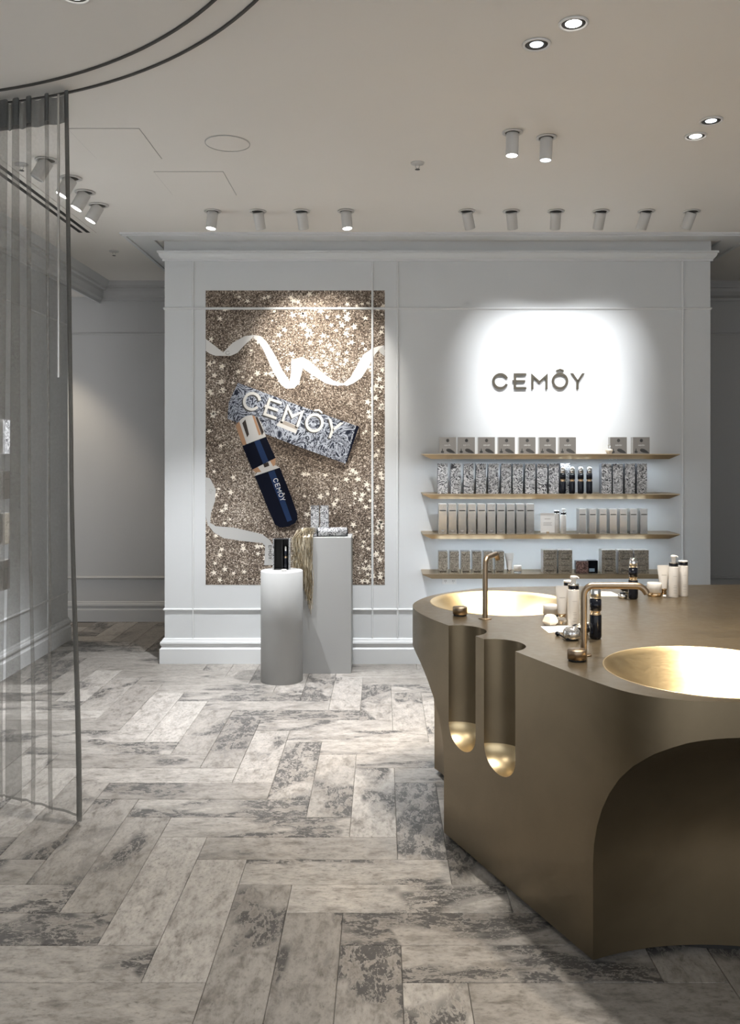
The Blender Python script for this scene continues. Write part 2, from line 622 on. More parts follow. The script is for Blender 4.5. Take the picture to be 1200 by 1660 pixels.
def in_view(x, y):
    if y < 1.95 or y > 7.9:
        return False
    u = U0 + F * x / y
    if not (-130 < u < 1330):
        return False
    if y > 6.75 and BX0 + 0.25 < x < BX1 - 0.25:
        return False
    if 1.3 < x < 2.3 and 3.1 < y < 4.2 or (0.55 < x < 1.35 and 2.9 < y < 4.2):
        return False
    return True


rest = MB()
tmesh = tm['h']
nt_ = 0
for (x, y, rz) in cells:
    if x < -3.5 or x > 4.3 or y > 7.8 or y < -1.3:
        continue
    if in_view(x, y) and nt_ < 298:
        o = link('stone_tile', tmesh, fl, (x, y, random.uniform(-0.0004, 0.0004)))
        o.rotation_euler = (0, 0, rz)
        nt_ += 1
    else:
        ca, sa = math.cos(rz), math.sin(rz)
        o_ = len(rest.v)
        for v in tmesh.vertices:
            rest.v.append((x + ca * v.co.x - sa * v.co.y, y + sa * v.co.x + ca * v.co.y, v.co.z))
        for p in tmesh.polygons:
            rest.f.append(tuple(i + o_ for i in p.vertices))
            rest.m.append(0)
            rest.sm.append(False)
ro = obj('outlying_tiles', rest, M['stone'], fl)
ro['kind'] = 'stuff'

# ceiling with its flat band around the partition wall
ce = struct('ceiling', MB().box(-3.6, 4.4, -1.5, 7.9, CEIL, CEIL + 0.12), M['ceil'])


def ring_band(x0, x1, y0, y1, wd, z0, z1):
    mb = MB()
    mb.box(x0, x1, y0, y0 + wd, z0, z1)
    mb.box(x0, x0 + wd, y0 + wd, y1, z0, z1)
    mb.box(x1 - wd, x1, y0 + wd, y1, z0, z1)
    return mb


o_ = 0.25
struct('trim_1', ring_band(BX0 - o_, BX1 + o_, YB - o_, 7.6, 0.19, CEIL - 0.012, CEIL), M['trim'])
struct('trim_2', ring_band(BX0 - o_ + 0.015, BX1 + o_ - 0.015, YB - o_ + 0.015, 7.6, 0.02, CEIL - 0.022, CEIL - 0.012), M['trim'])

# partition wall
wb = struct('wall_back', MB().box(BX0, BX1, YB, 6.95, 0, CEIL), M['wall'])


def moulding(prof, x0, x1, y, yb):
    """prof: (projection, z) points; runs along the front of the block and returns round both sides"""
    mb = MB()
    n = len(prof)
    vs = []
    for (px, py, sx, sy) in ((x0, yb, -1, 0), (x0, y, -1, -1), (x1, y, 1, -1), (x1, yb, 1, 0)):
        for p, z in prof:
            vs.append((px + sx * p, py + sy * p, z))
    fs = []
    for k in range(3):
        for i in range(n - 1):
            fs.append((k * n + i, (k + 1) * n + i, (k + 1) * n + i + 1, k * n + i + 1))
    mb.add(vs, fs)
    return mb


CORN = [(0.0, 2.874), (0.014, 2.874), (0.014, 2.888), (0.020, 2.890), (0.030, 2.902), (0.036, 2.918), (0.037, 2.925), (0.045, 2.927), (0.045, 2.942), (0.004, 2.944), (0.004, 3.02)]
obj('cornice', moulding(CORN, BX0, BX1, YB, 6.95), M['trim'], wb)
BASE = [(0.030, 0.0), (0.030, 0.105), (0.022, 0.112), (0.018, 0.122), (0.024, 0.132), (0.028, 0.145), (0.024, 0.158), (0.014, 0.163), (0.012, 0.172), (0.006, 0.180), (0.0, 0.180)]
bs = struct('baseboard_back', moulding(BASE, BX0, BX1, YB, 6.95), M['trim'])


def bead_prof(z, h=0.009, p=0.011):
    return [(0, z - h), (p * 0.7, z - h * 0.75), (p, z), (p * 0.7, z + h * 0.75), (0, z + h)]


for z in (2.537, 0.383):
    obj('panel_rail', moulding(bead_prof(z), BX0, BX1, YB, 6.95), M['trim'], wb)


def vbead(x, y, z0, z1, h=0.008, p=0.0105):
    mb = MB()
    pr = [(-h, 0), (-h * .75, p * .7), (0, p), (h * .75, p * .7), (h, 0)]
    vs = [(x + a, y - b, z) for z in (z0, z1) for a, b in pr]
    mb.add(vs, [(i, i + 1, 6 + i, 5 + i) for i in range(4)])
    return mb


for x in (-1.355, -0.0706, 0.110, 2.150):
    obj('panel_bead', vbead(x, YB, 0.18, 2.874), M['trim'], wb)

# far wall behind the partition
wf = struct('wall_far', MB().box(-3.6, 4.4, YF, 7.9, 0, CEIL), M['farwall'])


def runx(prof, x0, x1, y):
    vs = [(x, y - p, z) for x in (x0, x1) for p, z in prof]
    n = len(prof)
    return MB().add(vs, [(i, n + i, n + i + 1, i + 1) for i in range(n - 1)])


def runy(prof, x, y0, y1, s=1):
    vs = [(x + s * p, y, z) for y in (y0, y1) for p, z in prof]
    n = len(prof)
    return MB().add(vs, [(i, n + i, n + i + 1, i + 1) for i in range(n - 1)])


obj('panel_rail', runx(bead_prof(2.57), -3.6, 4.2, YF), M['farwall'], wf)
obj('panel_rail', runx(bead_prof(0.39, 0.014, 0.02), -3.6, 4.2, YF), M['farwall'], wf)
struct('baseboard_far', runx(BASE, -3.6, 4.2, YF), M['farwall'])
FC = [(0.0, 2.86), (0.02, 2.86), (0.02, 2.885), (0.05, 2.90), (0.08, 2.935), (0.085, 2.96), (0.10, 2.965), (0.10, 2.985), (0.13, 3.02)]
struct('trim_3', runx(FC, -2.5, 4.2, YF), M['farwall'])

# left wall, ending in a corner before the far wall, with a lowered soffit over the side passage
wl = struct('wall_left', MB().box(XL - 0.25, XL, -1.5, 6.97, 0, CEIL), M['wall'])
for z, h, p in ((2.537, 0.009, 0.011), (0.383, 0.009, 0.011)):
    obj('panel_rail', runy(bead_prof(z, h, p), XL, -1.5, 6.97), M['trim'], wl)
for y in (5.72, 6.55):
    mb = vbead(0, 0, 0.18, 2.8)
    mb.xf(Matrix.Translation((XL, y, 0)) @ Matrix.Rotation(PI / 2, 4, 'Z'))
    obj('panel_bead', mb, M['trim'], wl)
struct('baseboard_left', runy(BASE, XL, -1.5, 6.97), M['trim'])
struct('trim_4', MB().box(-3.6, XL, 6.97, YF, 2.90, CEIL), M['ceil'])
struct('trim_5', runy([(0.0, 2.84), (0.02, 2.84), (0.02, 2.865), (0.045, 2.88), (0.07, 2.92), (0.075, 2.945), (0.10, 2.95), (0.10, 2.97), (0.14, 3.02)], XL, -1.5, YF), M['trim'])
# right and outer-left limits of the shop
struct('wall_right', MB().box(XR, XR + 0.2, -1.5, 7.9, 0, CEIL), M['wall'])
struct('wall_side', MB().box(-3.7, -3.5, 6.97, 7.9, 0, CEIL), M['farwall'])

# ================================================================== BRASS ISLAND
def catmull(pts, n=7):
    out = []
    N = len(pts)
    for i in range(N):
        p0, p1, p2, p3 = (Vector(pts[(i + k - 1) % N]) for k in range(4))
        d1 = max((p2 - p1).length, 1e-6) ** 0.5
        d0 = max((p1 - p0).length, 1e-6) ** 0.5
        d2 = max((p3 - p2).length, 1e-6) ** 0.5
        for k in range(n):
            t = k / n
            m1 = (p1 - p0) / d0 - (p2 - p0) / (d0 + d1) + (p2 - p1) / d1
            m2 = (p2 - p1) / d1 - (p3 - p1) / (d1 + d2) + (p3 - p2) / d2
            m1 *= d1
            m2 *= d1
            a = 2 * p1 - 2 * p2 + m1 + m2
            b = -3 * p1 + 3 * p2 - 2 * m1 - m2
            q = a * t ** 3 + b * t ** 2 + m1 * t + p1
            out.append((q.x, q.y))
    return out


OUT = [(1.055, 4.33), (0.66, 4.305), (0.49, 4.262), (0.338, 4.155), (0.223, 4.03), (0.152, 3.879), (0.132, 3.762), (0.146, 3.637), (0.193, 3.48),
       (0.259, 3.331), (0.352, 3.119), (0.445, 2.905), (0.52, 2.735), (0.566, 2.632), (0.627, 2.50), (0.685, 2.405), (0.755, 2.350), (0.83, 2.322), (0.96, 2.310), (1.10, 2.318),
       (1.24, 2.37), (1.38, 2.47), (1.60, 2.70), (1.90, 3.03), (2.20, 3.38), (2.38, 3.62), (2.46, 3.85), (2.42, 4.10), (2.26, 4.28), (2.02, 4.37), (1.70, 4.375)]
outline = catmull(OUT, 6)
if sum(outline[i][0] * outline[(i + 1) % len(outline)][1] - outline[(i + 1) % len(outline)][0] * outline[i][1] for i in range(len(outline))) < 0:
    outline.reverse()
body = obj('tmp_body', MB().prism(outline, 0.02, TOPZ), [M['brass'], M['gold']])


def dome(cx, cy, R=0.786, z0=0.30, c=0.566):
    prof = [(R, -0.1), (R, 0.1), (R, z0)]
    for k in range(1, 15):
        a = PI / 2 * k / 15
        prof.append((R * math.cos(a), z0 + c * math.sin(a)))
    prof.append((0.0005, z0 + c))
    return MB().lathe(prof, 96, (cx, cy, 0))


def capsule(cx, cy, R, zb):
    prof = [(0.0005, zb)]
    for k in range(1, 13):
        a = PI / 2 * k / 12
        prof.append((R * math.sin(a), zb + R * 0.75 * (1 - math.cos(a))))
    n0 = len(prof)
    prof += [(R, 0.6), (R, 1.2)]
    mb = MB().lathe(prof, 56, (cx, cy, 0), mi=0)
    for i, f in enumerate(mb.f):
        zc = sum(mb.v[j][2] for j in f) / len(f)
        mb.m[i] = 1 if zc < zb + R * 0.75 else 0
    return mb


R_B = 0.322
BOWLS = [(1.01, 2.66), (0.535, 3.86), (2.05, 3.87)]
NOTCH = [(0.285, 3.236, 0.105), (0.391, 2.990, 0.105)]
cutters = []
for c in ((0.96, 1.816), (-0.464, 3.72), (3.02, 4.28)):
    cutters.append(obj('tmp_cut', dome(*c), [M['brass']]))
for (x, y, r) in NOTCH:
    cutters.append(obj('tmp_cut', capsule(x, y, r, 0.384), [M['brass'], M['gold']]))
for (x, y) in BOWLS:
    cutters.append(obj('tmp_cut', MB().lathe([(0.0005, TOPZ - 0.168)] + [(R_B * k / 16, TOPZ - 0.168 + 0.152 * (k / 16) ** 2.3) for k in range(1, 16)] + [(R_B + 0.0005, TOPZ - 0.015), (R_B + 0.0005, 1.2)], 96, (x, y, 0)), [M['brass']]))
for c in cutters:
    md = body.modifiers.new('cut', 'BOOLEAN')
    md.operation = 'DIFFERENCE'
    md.solver = 'EXACT'
    md.object = c
    try:
        md.material_mode = 'TRANSFER'
    except Exception:
        pass
dg = bpy.context.evaluated_depsgraph_get()
ime = bpy.data.meshes.new_from_object(body.evaluated_get(dg))
for c in cutters + [body]:
    bpy.data.objects.remove(c, do_unlink=True)
for p in ime.polygons:
    p.use_smooth = True
ime.set_sharp_from_angle(angle=math.radians(22))
ISL = thing('brass_island', 'large sculpted brass washing island with three basins and arched undercuts', 'island', (0, 0, 0))
ime.name = 'body'
link('body', ime, ISL)
# recessed dark plinth
cx_, cy_ = 1.25, 3.4
pl = []
for x, y in outline:
    # keep well inside the undercuts
    q = Vector((x - cx_, y - cy_)) * 0.72
    pl.append((cx_ + q.x, cy_ + q.y))
obj('plinth', MB().prism(pl, 0.0, 0.022), M['dark'], ISL)
for (x, y) in BOWLS:
    prof = [(R_B, -0.012), (R_B, 0.0), (R_B - 0.002, 0.0012), (R_B - 0.005, 0.0)]
    dep = 0.155
    for k in range(1, 25):
        r = (R_B - 0.005) * (1 - k / 24)
        prof.append((max(r, 0.0004), -dep * (1 - (r / (R_B - 0.005)) ** 2.3)))
    under = [(max(r - 0.0001, 0.0004) if i else r, z - 0.008) for i, (r, z) in enumerate(reversed(prof[4:]))]
    b = obj('basin', MB().lathe(prof + under, 96, (x, y, TOPZ), cap=False), M['gold'], ISL)
    d = obj('drain', MB().lathe([(0.0, 0.0), (0.022, 0.0), (0.024, 0.002), (0.020, 0.004), (0.0, 0.004)], 24, (x, y, TOPZ - dep), cap=False), M['tap'], b)


def faucet(x, y, dx, dy, L, label, H=0.232, r=0.0106, name='basin_tap'):
    t = thing(name, label, 'tap', (x, y, TOPZ))
    obj('base_flange', MB().lathe([(0.0, 0), (0.026, 0), (0.026, 0.003), (0.024, 0.004), (0.0, 0.004)], 28, cap=False), M['tap'], t)
    n = math.hypot(dx, dy)
    dx, dy = dx / n, dy / n
    pts = [(0, 0, 0.003), (0, 0, 0.08), (0, 0, H - 0.035)]
    R = 0.032
    for k in range(1, 9):
        a = PI / 2 * k / 8
        s = R * (1 - math.cos(a))
        pts.append((dx * s, dy * s, H - R - 0.0 + R * math.sin(a) - 0.003))
    pts.append((dx * (L * 0.5), dy * (L * 0.5), H - 0.002))
    pts.append((dx * (L - 0.035), dy * (L - 0.035), H - 0.002))
    for k in range(1, 7):
        a = math.radians(55) * k / 6
        s = L - 0.035 + 0.035 * math.sin(a)
        pts.append((dx * s, dy * s, H - 0.002 - 0.035 * (1 - math.cos(a))))
    pts.append((pts[-1][0] + dx * 0.006, pts[-1][1] + dy * 0.006, pts[-1][2] - 0.010))
    obj('spout', MB().tube(pts, r, 18), M['tap'], t)
    e = Vector(pts[-1])
    d = (e - Vector(pts[-2])).normalized()
    obj('aerator', MB().tube([e - d * 0.004, e + d * 0.001], r * 0.72, 14), M['dark'], t)
    return t


faucet(0.664, 2.847, 1, -0.06, 0.205, 'bronze swan-neck tap over the nearest basin')
faucet(0.4137, 3.474, 0.16, 0.38, 0.19, 'bronze tap over the far basin by the wall shelves', H=0.245)


def knob(x, y, d, label):
    t = thing('tap_control', label, 'knob', (x, y, TOPZ))
    r = d / 2
    obj('shadow_collar', MB().lathe([(0, 0), (r * 0.9, 0), (r * 0.9, 0.006), (0, 0.006)], 32, cap=False), M['blackmatt'], t)
    obj('dial', MB().lathe([(0, 0.006), (r, 0.006), (r, 0.033), (r - 0.0015, 0.0355), (0, 0.0362)], 40, cap=False), M['tap'], t)


knob(0.626, 2.775, 0.062, 'round bronze control knob beside the nearest tap')
knob(0.319, 3.545, 0.059, 'round bronze control knob beside the far basin')

# ================================================================== SHELVES AND PRODUCTS ON THE WALL
SX0, SX1 = 0.277, 2.045
SD = 0.25
SZ = [1.497, 1.222, 0.946, 0.671]


def shelf_mb(x0, x1, y0, y1, z, h=0.036, ins=0.065, ins_f=0.03):
    lip = 0.006
    v = [(x0, y0, z), (x1, y0, z), (x1, y1, z), (x0, y1, z),
         (x0, y0, z - lip), (x1, y0, z - lip), (x1, y1, z - lip), (x0, y1, z - lip),
         (x0 + ins, y0 + ins_f, z - h), (x1 - ins, y0 + ins_f, z - h), (x1 - ins, y1, z - h), (x0 + ins, y1, z - h)]
    fs = [(0, 1, 2, 3), (8, 11, 10, 9)]
    for k in (0, 4):
        for j in range(4):
            fs.append((k + j, k + 4 + j, k + 4 + (j + 1) % 4, k + (j + 1) % 4))
    return MB().add(v, fs)


sn = ['topmost', 'second from the top', 'second from the bottom', 'lowest']
for i, z in enumerate(SZ):
    s = obj('wall_shelf', shelf_mb(SX0, SX1, YB - SD, YB, z), M['shelf'])
    tag(s, ['topmost brass wall shelf under the lettering, holding square dark gift boxes', 'brass wall shelf holding marbled cartons and black bottles',
            'brass wall shelf holding tall silver cartons', 'lowest brass wall shelf, nearest the island, holding bronze cartons'][i], 'shelf', 'brass shelves on the partition wall')
    obj('led_strip', MB().box(SX0 + 0.08, SX1 - 0.08, YB - 0.205, YB - 0.183, z - 0.0361, z - 0.0355), M['led'], s)

YFNT = YB - SD + 0.03        # front of the goods


def xs(u0, u1, Y=YFNT):
    return (u0 - U0) / F * Y, (u1 - U0) / F * Y


def carton_mesh(name, wd, dp, h, mats, c=0.001):
    """mats: front, sides"""
    mb = MB().box(-wd / 2, wd / 2, 0, dp, 0, h, 1)
    mb.m[2] = 0
    return mb.mesh(name, mats)


def flat(poly, y=-0.0006, mi=0):
    return [(x, y, z) for x, z in poly]


def flat_mb(polys, y=-0.0006):
    mb = MB()
    for p in polys:
        mb.add(flat(p, y), [tuple(range(len(p)))])
    return mb


# top shelf: square dark boxes with a seed-pod picture and the name
GW = 0.115
gift_me = carton_mesh('box_body', GW, 0.055, GW, [M['bronzecard'], M['silver']])
lab_me = text_mb(lambda a, b: (-0.022 + a * 0.0078, -0.0007, 0.055 + b * 0.0085)).mesh('lettering', M['whiteprint'])
pic = MB()
pic.add(flat([(-0.012 + 0.0, 0.028), (0.0, 0.036), (0.018, 0.034), (0.04, 0.02), (0.053, 0.006), (0.04, 0.004), (0.012, 0.008), (-0.004, 0.016)]), [tuple(range(8))])
pic.add(flat([(-0.045, 0.006), (-0.028, 0.006), (-0.025, 0.016), (-0.033, 0.022), (-0.034, 0.036), (-0.039, 0.036), (-0.04, 0.022), (-0.048, 0.016)]), [tuple(range(8))])
n = 14
pic.add(flat([(0.0 + 0.011 * math.cos(2 * PI * k / n), 0.092 + 0.012 * math.sin(2 * PI * k / n)) for k in range(n)]), [tuple(range(n))])
pic_me = pic.mesh('picture', M['darkprint'])
rim = MB()
rim.box(-GW / 2 - 0.0, -GW / 2 + 0.003, -0.0008, 0.0, 0.0, GW)
rim_me = rim.mesh('edge_trim', M['silver'])
us = [(713, 739), (743, 770), (776, 802), (809, 834), (842, 868), (875, 901), (907, 934), (990, 1016), (1027, 1053)]
for i, (a, b) in enumerate(us):
    x0, x1 = xs(a, b)
    lab = (ORD[i] + ' square dark gift box from the left on the topmost shelf') if i < 7 else ['square dark gift box beside the tiny bottle on the topmost shelf', 'rightmost square dark gift box on the topmost shelf'][i - 7]
    t = thing('gift_box', lab, 'gift box', ((x0 + x1) / 2, YFNT, SZ[0]), 'square gift boxes on the topmost shelf')
    link('box_body', gift_me, t)
    link('lettering', lab_me, t)
    link('picture', pic_me, t)
# the little tester bottle between the groups
x0, x1 = xs(982, 993)
t = thing('tester_bottle', 'tiny pale faceted bottle with a gold body between the gift boxes', 'bottle', ((x0 + x1) / 2, YFNT - 0.005, SZ[0]))
obj('flask', MB().lathe([(0.0, 0), (0.016, 0), (0.026, 0.02), (0.024, 0.030), (0.008, 0.036), (0, 0.036)], 10, cap=False), M['cream'], t)
obj('stopper', MB().lathe([(0.0, 0.036), (0.006, 0.036), (0.006, 0.043), (0.010, 0.046), (0.010, 0.060), (0, 0.062)], 12, cap=False), M['glass'], t)

# second shelf: marbled cartons and black bottles
mar_me = carton_mesh('carton_body', 0.068, 0.07, 0.208, [M['marble'], M['marbleside']])
mar_tx = text_mb(lambda a, b: (-0.008 + b * 0.016, -0.0007, 0.155 - a * 0.018)).mesh('lettering', M['silver'])
mu = [718, 739, 760, 780, 800, 821, 839.5, 859.5, 879, 898, 919, 983.5, 1002, 1021.5, 1041]
for i, u in enumerate(mu):
    x = (u - U0) / F * YFNT
    back = 0.05 if i == 10 else 0.0
    if i < 10:
        lab = ORD[i] + ' black and white marbled carton from the left on the second shelf'
    elif i == 10:
        lab = 'marbled carton standing half hidden behind the black bottles'
    else:
        lab = ORD[i - 11] + ' marbled carton to the right of the black bottles on the second shelf'
    t = thing('marbled_carton', lab, 'carton', (x, YFNT + back, SZ[1]), 'marbled cartons on the second shelf')
    link('carton_body', mar_me, t)


def serum_bottle(x, y, z, label, group=None, H=0.187, D=0.043, name='serum_bottle', proto={}):
    key = (H, D)
    if key not in proto:
        r = D / 2
        b0, b1, b2, b3 = H * 0.46, H * 0.545, H * 0.75, H
        parts = {}
        parts['body'] = (MB().lathe([(0, 0), (r * 0.75, 0), (r * 0.93, H * 0.02), (r, H * 0.05), (r, b0 - 0.004), (r * 0.95, b0), (r * 0.8, b0), (0, b0)], 28, cap=False), M['black'])
        parts['neck_ring'] = (MB().lathe([(0, b0), (r * 0.92, b0), (r * 0.88, b0 + 0.003), (r * 0.68, (b0 + b1) / 2), (r * 0.9, b1 - 0.002), (r * 0.9, b1), (0, b1)], 28, cap=False), M['rosegold'])
        parts['collar'] = (MB().lathe([(0, b1), (r * 0.97, b1), (r * 0.97, b2), (0, b2)], 28, cap=False), M['black'])
        parts['cap'] = (MB().lathe([(0, b2), (r * 0.9, b2), (r * 0.9, b2 + (b3 - b2) * 0.55), (r * 0.82, b2 + (b3 - b2) * 0.8), (r * 0.6, b3 - 0.003), (r * 0.35, b3), (0, b3)], 28, cap=False), M['chrome'])
        proto[key] = {k: a.mesh(k, m) for k, (a, m) in parts.items()}
    t = thing(name, label, 'bottle', (x, y, z), group)
    for k, me in proto[key].items():
        link(k, me, t)
    return t


for i, u in enumerate((913, 928, 942, 956)):
    serum_bottle((u - U0) / F * (YFNT - 0.015 + 0.0), YFNT - 0.008, SZ[1], ['first slim black serum bottle beside the marbled cartons on the second shelf', 'second slim black serum bottle on the second shelf',
                 'third slim black serum bottle on the second shelf', 'rightmost slim black serum bottle on the second shelf'][i], 'black bottles on the second shelf', 0.185, 0.042)

# third shelf: silver cartons, a white card, two bottles
def silver_proto(wd, h):
    me = carton_mesh('carton_body', wd, 0.085, h, [M['silver'], M['silverside']])
    band = flat_mb([rect(-wd * 0.38, wd * 0.38, h * 0.76, h * 0.795)]).mesh('name_band', M['darkprint'])
    foot = flat_mb([rect(-wd * 0.2, wd * 0.2, h * 0.10, h * 0.115), rect(-wd * 0.14, wd * 0.14, h * 0.075, h * 0.088)]).mesh('small_print', M['greyprint'])
    return me, band, foot


def put_carton(protos, u0, u1, z, label, group, name='silver_carton', dy=0.0):
    x0, x1 = xs(u0, u1)
    t = thing(name, label, 'carton', ((x0 + x1) / 2, YFNT + dy, z), group)
    for nm, me in zip(('carton_body', 'name_band', 'small_print'), protos):
        link(nm, me, t)
    return t


pa = silver_proto(0.0545, 0.205)
for i in range(10):
    c = 718.0 + i * (859.8 - 718.0) / 9
    put_carton(pa, c - 6, c + 6, SZ[2], ORD[i] + ' tall silver carton from the left on the third shelf', 'tall silver cartons on the third shelf')
pb = silver_proto(0.049, 0.170)
for i in range(7):
    c = 944.8 + i * (1044.2 - 944.8) / 6
    put_carton(pb, c - 5, c + 5, SZ[2], ORD[i] + ' shorter silver carton from the left, right half of the third shelf', 'shorter silver cartons on the third shelf')
x0, x1 = xs(877, 900)
t = thing('display_card', 'white printed display card in a small bronze foot on the third shelf', 'card', ((x0 + x1) / 2, YFNT + 0.01, SZ[2]))
obj('card', MB().box(-0.049, 0.049, 0.0, 0.003, 0.006, 0.142), M['card'], t)
obj('print_lines', flat_mb([rect(-0.02, 0.02, 0.100, 0.103), rect(-0.03, 0.03, 0.075, 0.077), rect(-0.03, 0.025, 0.066, 0.068), rect(-0.03, 0.03, 0.057, 0.059)]), M['greyprint'], t, fix=False)
obj('foot', MB().cbox(-0.009, 0.009, -0.012, 0.012, 0, 0.014, 0.001), M['shelf'], t)


def lotion_bottle(x, y, z, label, D=0.044, hb=0.141, pump=True, name='lotion_bottle', tot=0.194, rz=0.0):
    t = thing(name, label, 'bottle', (x, y, z), rz=rz)
    r = D / 2
    obj('body', MB().lathe([(0, 0), (r * 0.94, 0), (r, 0.003), (r, hb - 0.002), (r * 0.97, hb), (0, hb)], 32, cap=False), M['pearl'], t)
    c0 = hb
    obj('collar', MB().lathe([(0, c0), (r * 0.95, c0), (r * 0.95, c0 + 0.004), (r * 0.92, c0 + 0.004), (r * 0.92, c0 + 0.017), (r * 0.95, c0 + 0.017), (r * 0.95, c0 + 0.021), (0, c0 + 0.021)], 32, cap=False), M['chrome'], t)
    obj('collar_band', MB().lathe([(r * 0.93, c0 + 0.004), (r * 0.935, c0 + 0.0045), (r * 0.935, c0 + 0.0165), (r * 0.93, c0 + 0.017)], 32, cap=False), M['black'], t)
    if pump:
        p = obj('pump', MB().lathe([(0, c0 + 0.021), (r * 0.42, c0 + 0.021), (r * 0.42, tot - 0.012), (r * 0.55, tot - 0.010), (r * 0.55, tot - 0.002), (r * 0.45, tot), (0, tot)], 20, cap=False), M['white'], t)
        obj('nozzle', MB().tube([(0, 0, tot - 0.006), (0.014, 0, tot - 0.005), (0.021, 0, tot - 0.010)], [0.0048, 0.004, 0.0028], 10), M['white'], p)
    else:
        obj('lid', MB().lathe([(0, c0 + 0.021), (r * 0.95, c0 + 0.021), (r * 0.95, c0 + 0.0225), (r * 0.9, c0 + 0.0235), (0, c0 + 0.0235)], 24, cap=False), M['white'], t)
    # printed lines wrapped on the front of the body
    mb = MB()
    for zz, a in ((0.098, 22), (0.055, 16), (0.047, 20), (0.032, 18), (0.022, 20)):
        k = 6
        vs = []
        for j in range(k + 1):
            an = math.radians(-90 - a + 2 * a * j / k)
            vs += [((r + 0.0003) * math.cos(an), (r + 0.0003) * math.sin(an), zz * hb / 0.141), ((r + 0.0003) * math.cos(an), (r + 0.0003) * math.sin(an), zz * hb / 0.141 + 0.0015)]
        mb.add(vs, [(2 * j, 2 * j + 2, 2 * j + 3, 2 * j + 1) for j in range(k)])
    obj('print_lines', mb, M['greyprint'], t, fix=False)
    return t


lotion_bottle((904.5 - U0) / F * YFNT, YFNT + 0.035, SZ[2], 'white capped lotion bottle behind the pump bottle on the third shelf', 0.040, 0.136, False)
lotion_bottle((914 - U0) / F * YFNT, YFNT + 0.010, SZ[2], 'white pump lotion bottle in the middle of the third shelf', 0.040, 0.128, True, tot=0.172)

# lowest shelf
def bronze_proto(wd, h):
    me = carton_mesh('carton_body', wd, 0.085, h, [M['floral'], M['silver']])
    band = flat_mb([rect(-wd * 0.42, wd * 0.42, h * 0.735, h * 0.745)]).mesh('lid_seam', M['darkprint'])
    foot = flat_mb([rect(-wd * 0.38, wd * 0.38, h * 0.05, h * 0.12)]).mesh('name_plate', M['silver'])
    return me, band, foot


pc = bronze_proto(0.062, 0.152)
for i in range(6):
    c = 718.5 + i * (810.3 - 718.5) / 5
    x0, x1 = xs(c - 6.5, c + 6.5)
    t = thing('bronze_carton', ORD[i] + ' embossed bronze carton from the left on the lowest shelf', 'carton', ((x0 + x1) / 2, YFNT, SZ[3]), 'embossed bronze cartons on the lowest shelf')
    for nm, me in zip(('carton_body', 'lid_seam', 'name_plate'), pc):
        link(nm, me, t)


def squeeze_tube(x, y, z, label, h=0.1375, wd=0.05, capmat=None, name='cream_tube', rz=0.0):
    t = thing(name, label, 'tube', (x, y, z), rz=rz)
    ch = 0.028
    obj('cap', MB().lathe([(0, 0), (0.0125, 0), (0.0165, 0.006), (0.012, 0.014), (0.0165, 0.022), (0.0165, ch), (0, ch)], 10, cap=False), capmat or M['rosegold'], t)
    nlev, n = 8, 24
    vs, fs = [], []
    for i in range(nlev + 1):
        s = i / nlev
        a = 0.0165 + (wd / 2 - 0.0165) * min(1, s * 1.15)
        b = max(0.0165 * (1 - s ** 1.3), 0.0008)
        for k in range(n):
            an = 2 * PI * k / n
            vs.append((a * math.cos(an), b * math.sin(an), ch + (h - ch) * s))
    for i in range(nlev):
        for k in range(n):
            fs.append((i * n + k, i * n + (k + 1) % n, (i + 1) * n + (k + 1) % n, (i + 1) * n + k))
    mb = MB().add(vs, fs, 0, True)
    mb.add(vs[:n], [tuple(range(n - 1, -1, -1))])
    mb.add(vs[-n:], [tuple(range(n))])
    obj('sleeve', mb, M['pearl'], t)
    s = 0.62
    yb = -0.0165 * (1 - s ** 1.3) - 0.0012
    obj('print_lines', flat_mb([rect(-0.012, 0.012, h * 0.66, h * 0.675)], yb), M['greyprint'], t, fix=False)
    return t


def cream_jar(x, y, z, label, D=0.064, h=0.05, name='cream_jar', band=None):
    t = thing(name, label, 'jar', (x, y, z))
    r = D / 2
    hb = h * 0.3
    obj('base', MB().lathe([(0, 0), (r * 0.86, 0), (r * 0.94, 0.003), (r * 0.94, hb), (0, hb)], 32, cap=False), band or M['glass'], t)
    obj('lid', MB().lathe([(0, hb), (r, hb), (r, h - 0.002), (r - 0.002, h), (0, h)], 36, cap=False), M['pearl'], t)
    return t


squeeze_tube((827 - U0) / F * YFNT, YFNT + 0.03, SZ[3], 'white squeeze tube standing on its cap on the lowest shelf', 0.138, 0.062, M['chrome'])
cream_jar((840 - U0) / F * YFNT, YFNT + 0.02, SZ[3], 'small white lidded jar beside the tube on the lowest shelf', 0.055, 0.055)
bx_me = {}


def stacked(u0, u1, lab0, lab1):
    x0, x1 = xs(u0, u1)
    wd = x1 - x0
    for k, lab in enumerate((lab0, lab1)):
        t = thing('bronze_gift_set', lab, 'gift box', ((x0 + x1) / 2, YFNT, SZ[3] + k * 0.0815), 'stacked square bronze boxes on the lowest shelf')
        link('box_body', carton_mesh('box_body', wd, 0.09, 0.0805, [M['floral'], M['silverside']]), t)
        link('emboss', flat_mb([rect(-wd * 0.26, wd * 0.26, 0.052, 0.060)]).mesh('emboss', M['bronzecard']), t)
        link('name_plate', flat_mb([rect(-wd * 0.3, wd * 0.3, 0.016, 0.022)]).mesh('name_plate', M['silver']), t)


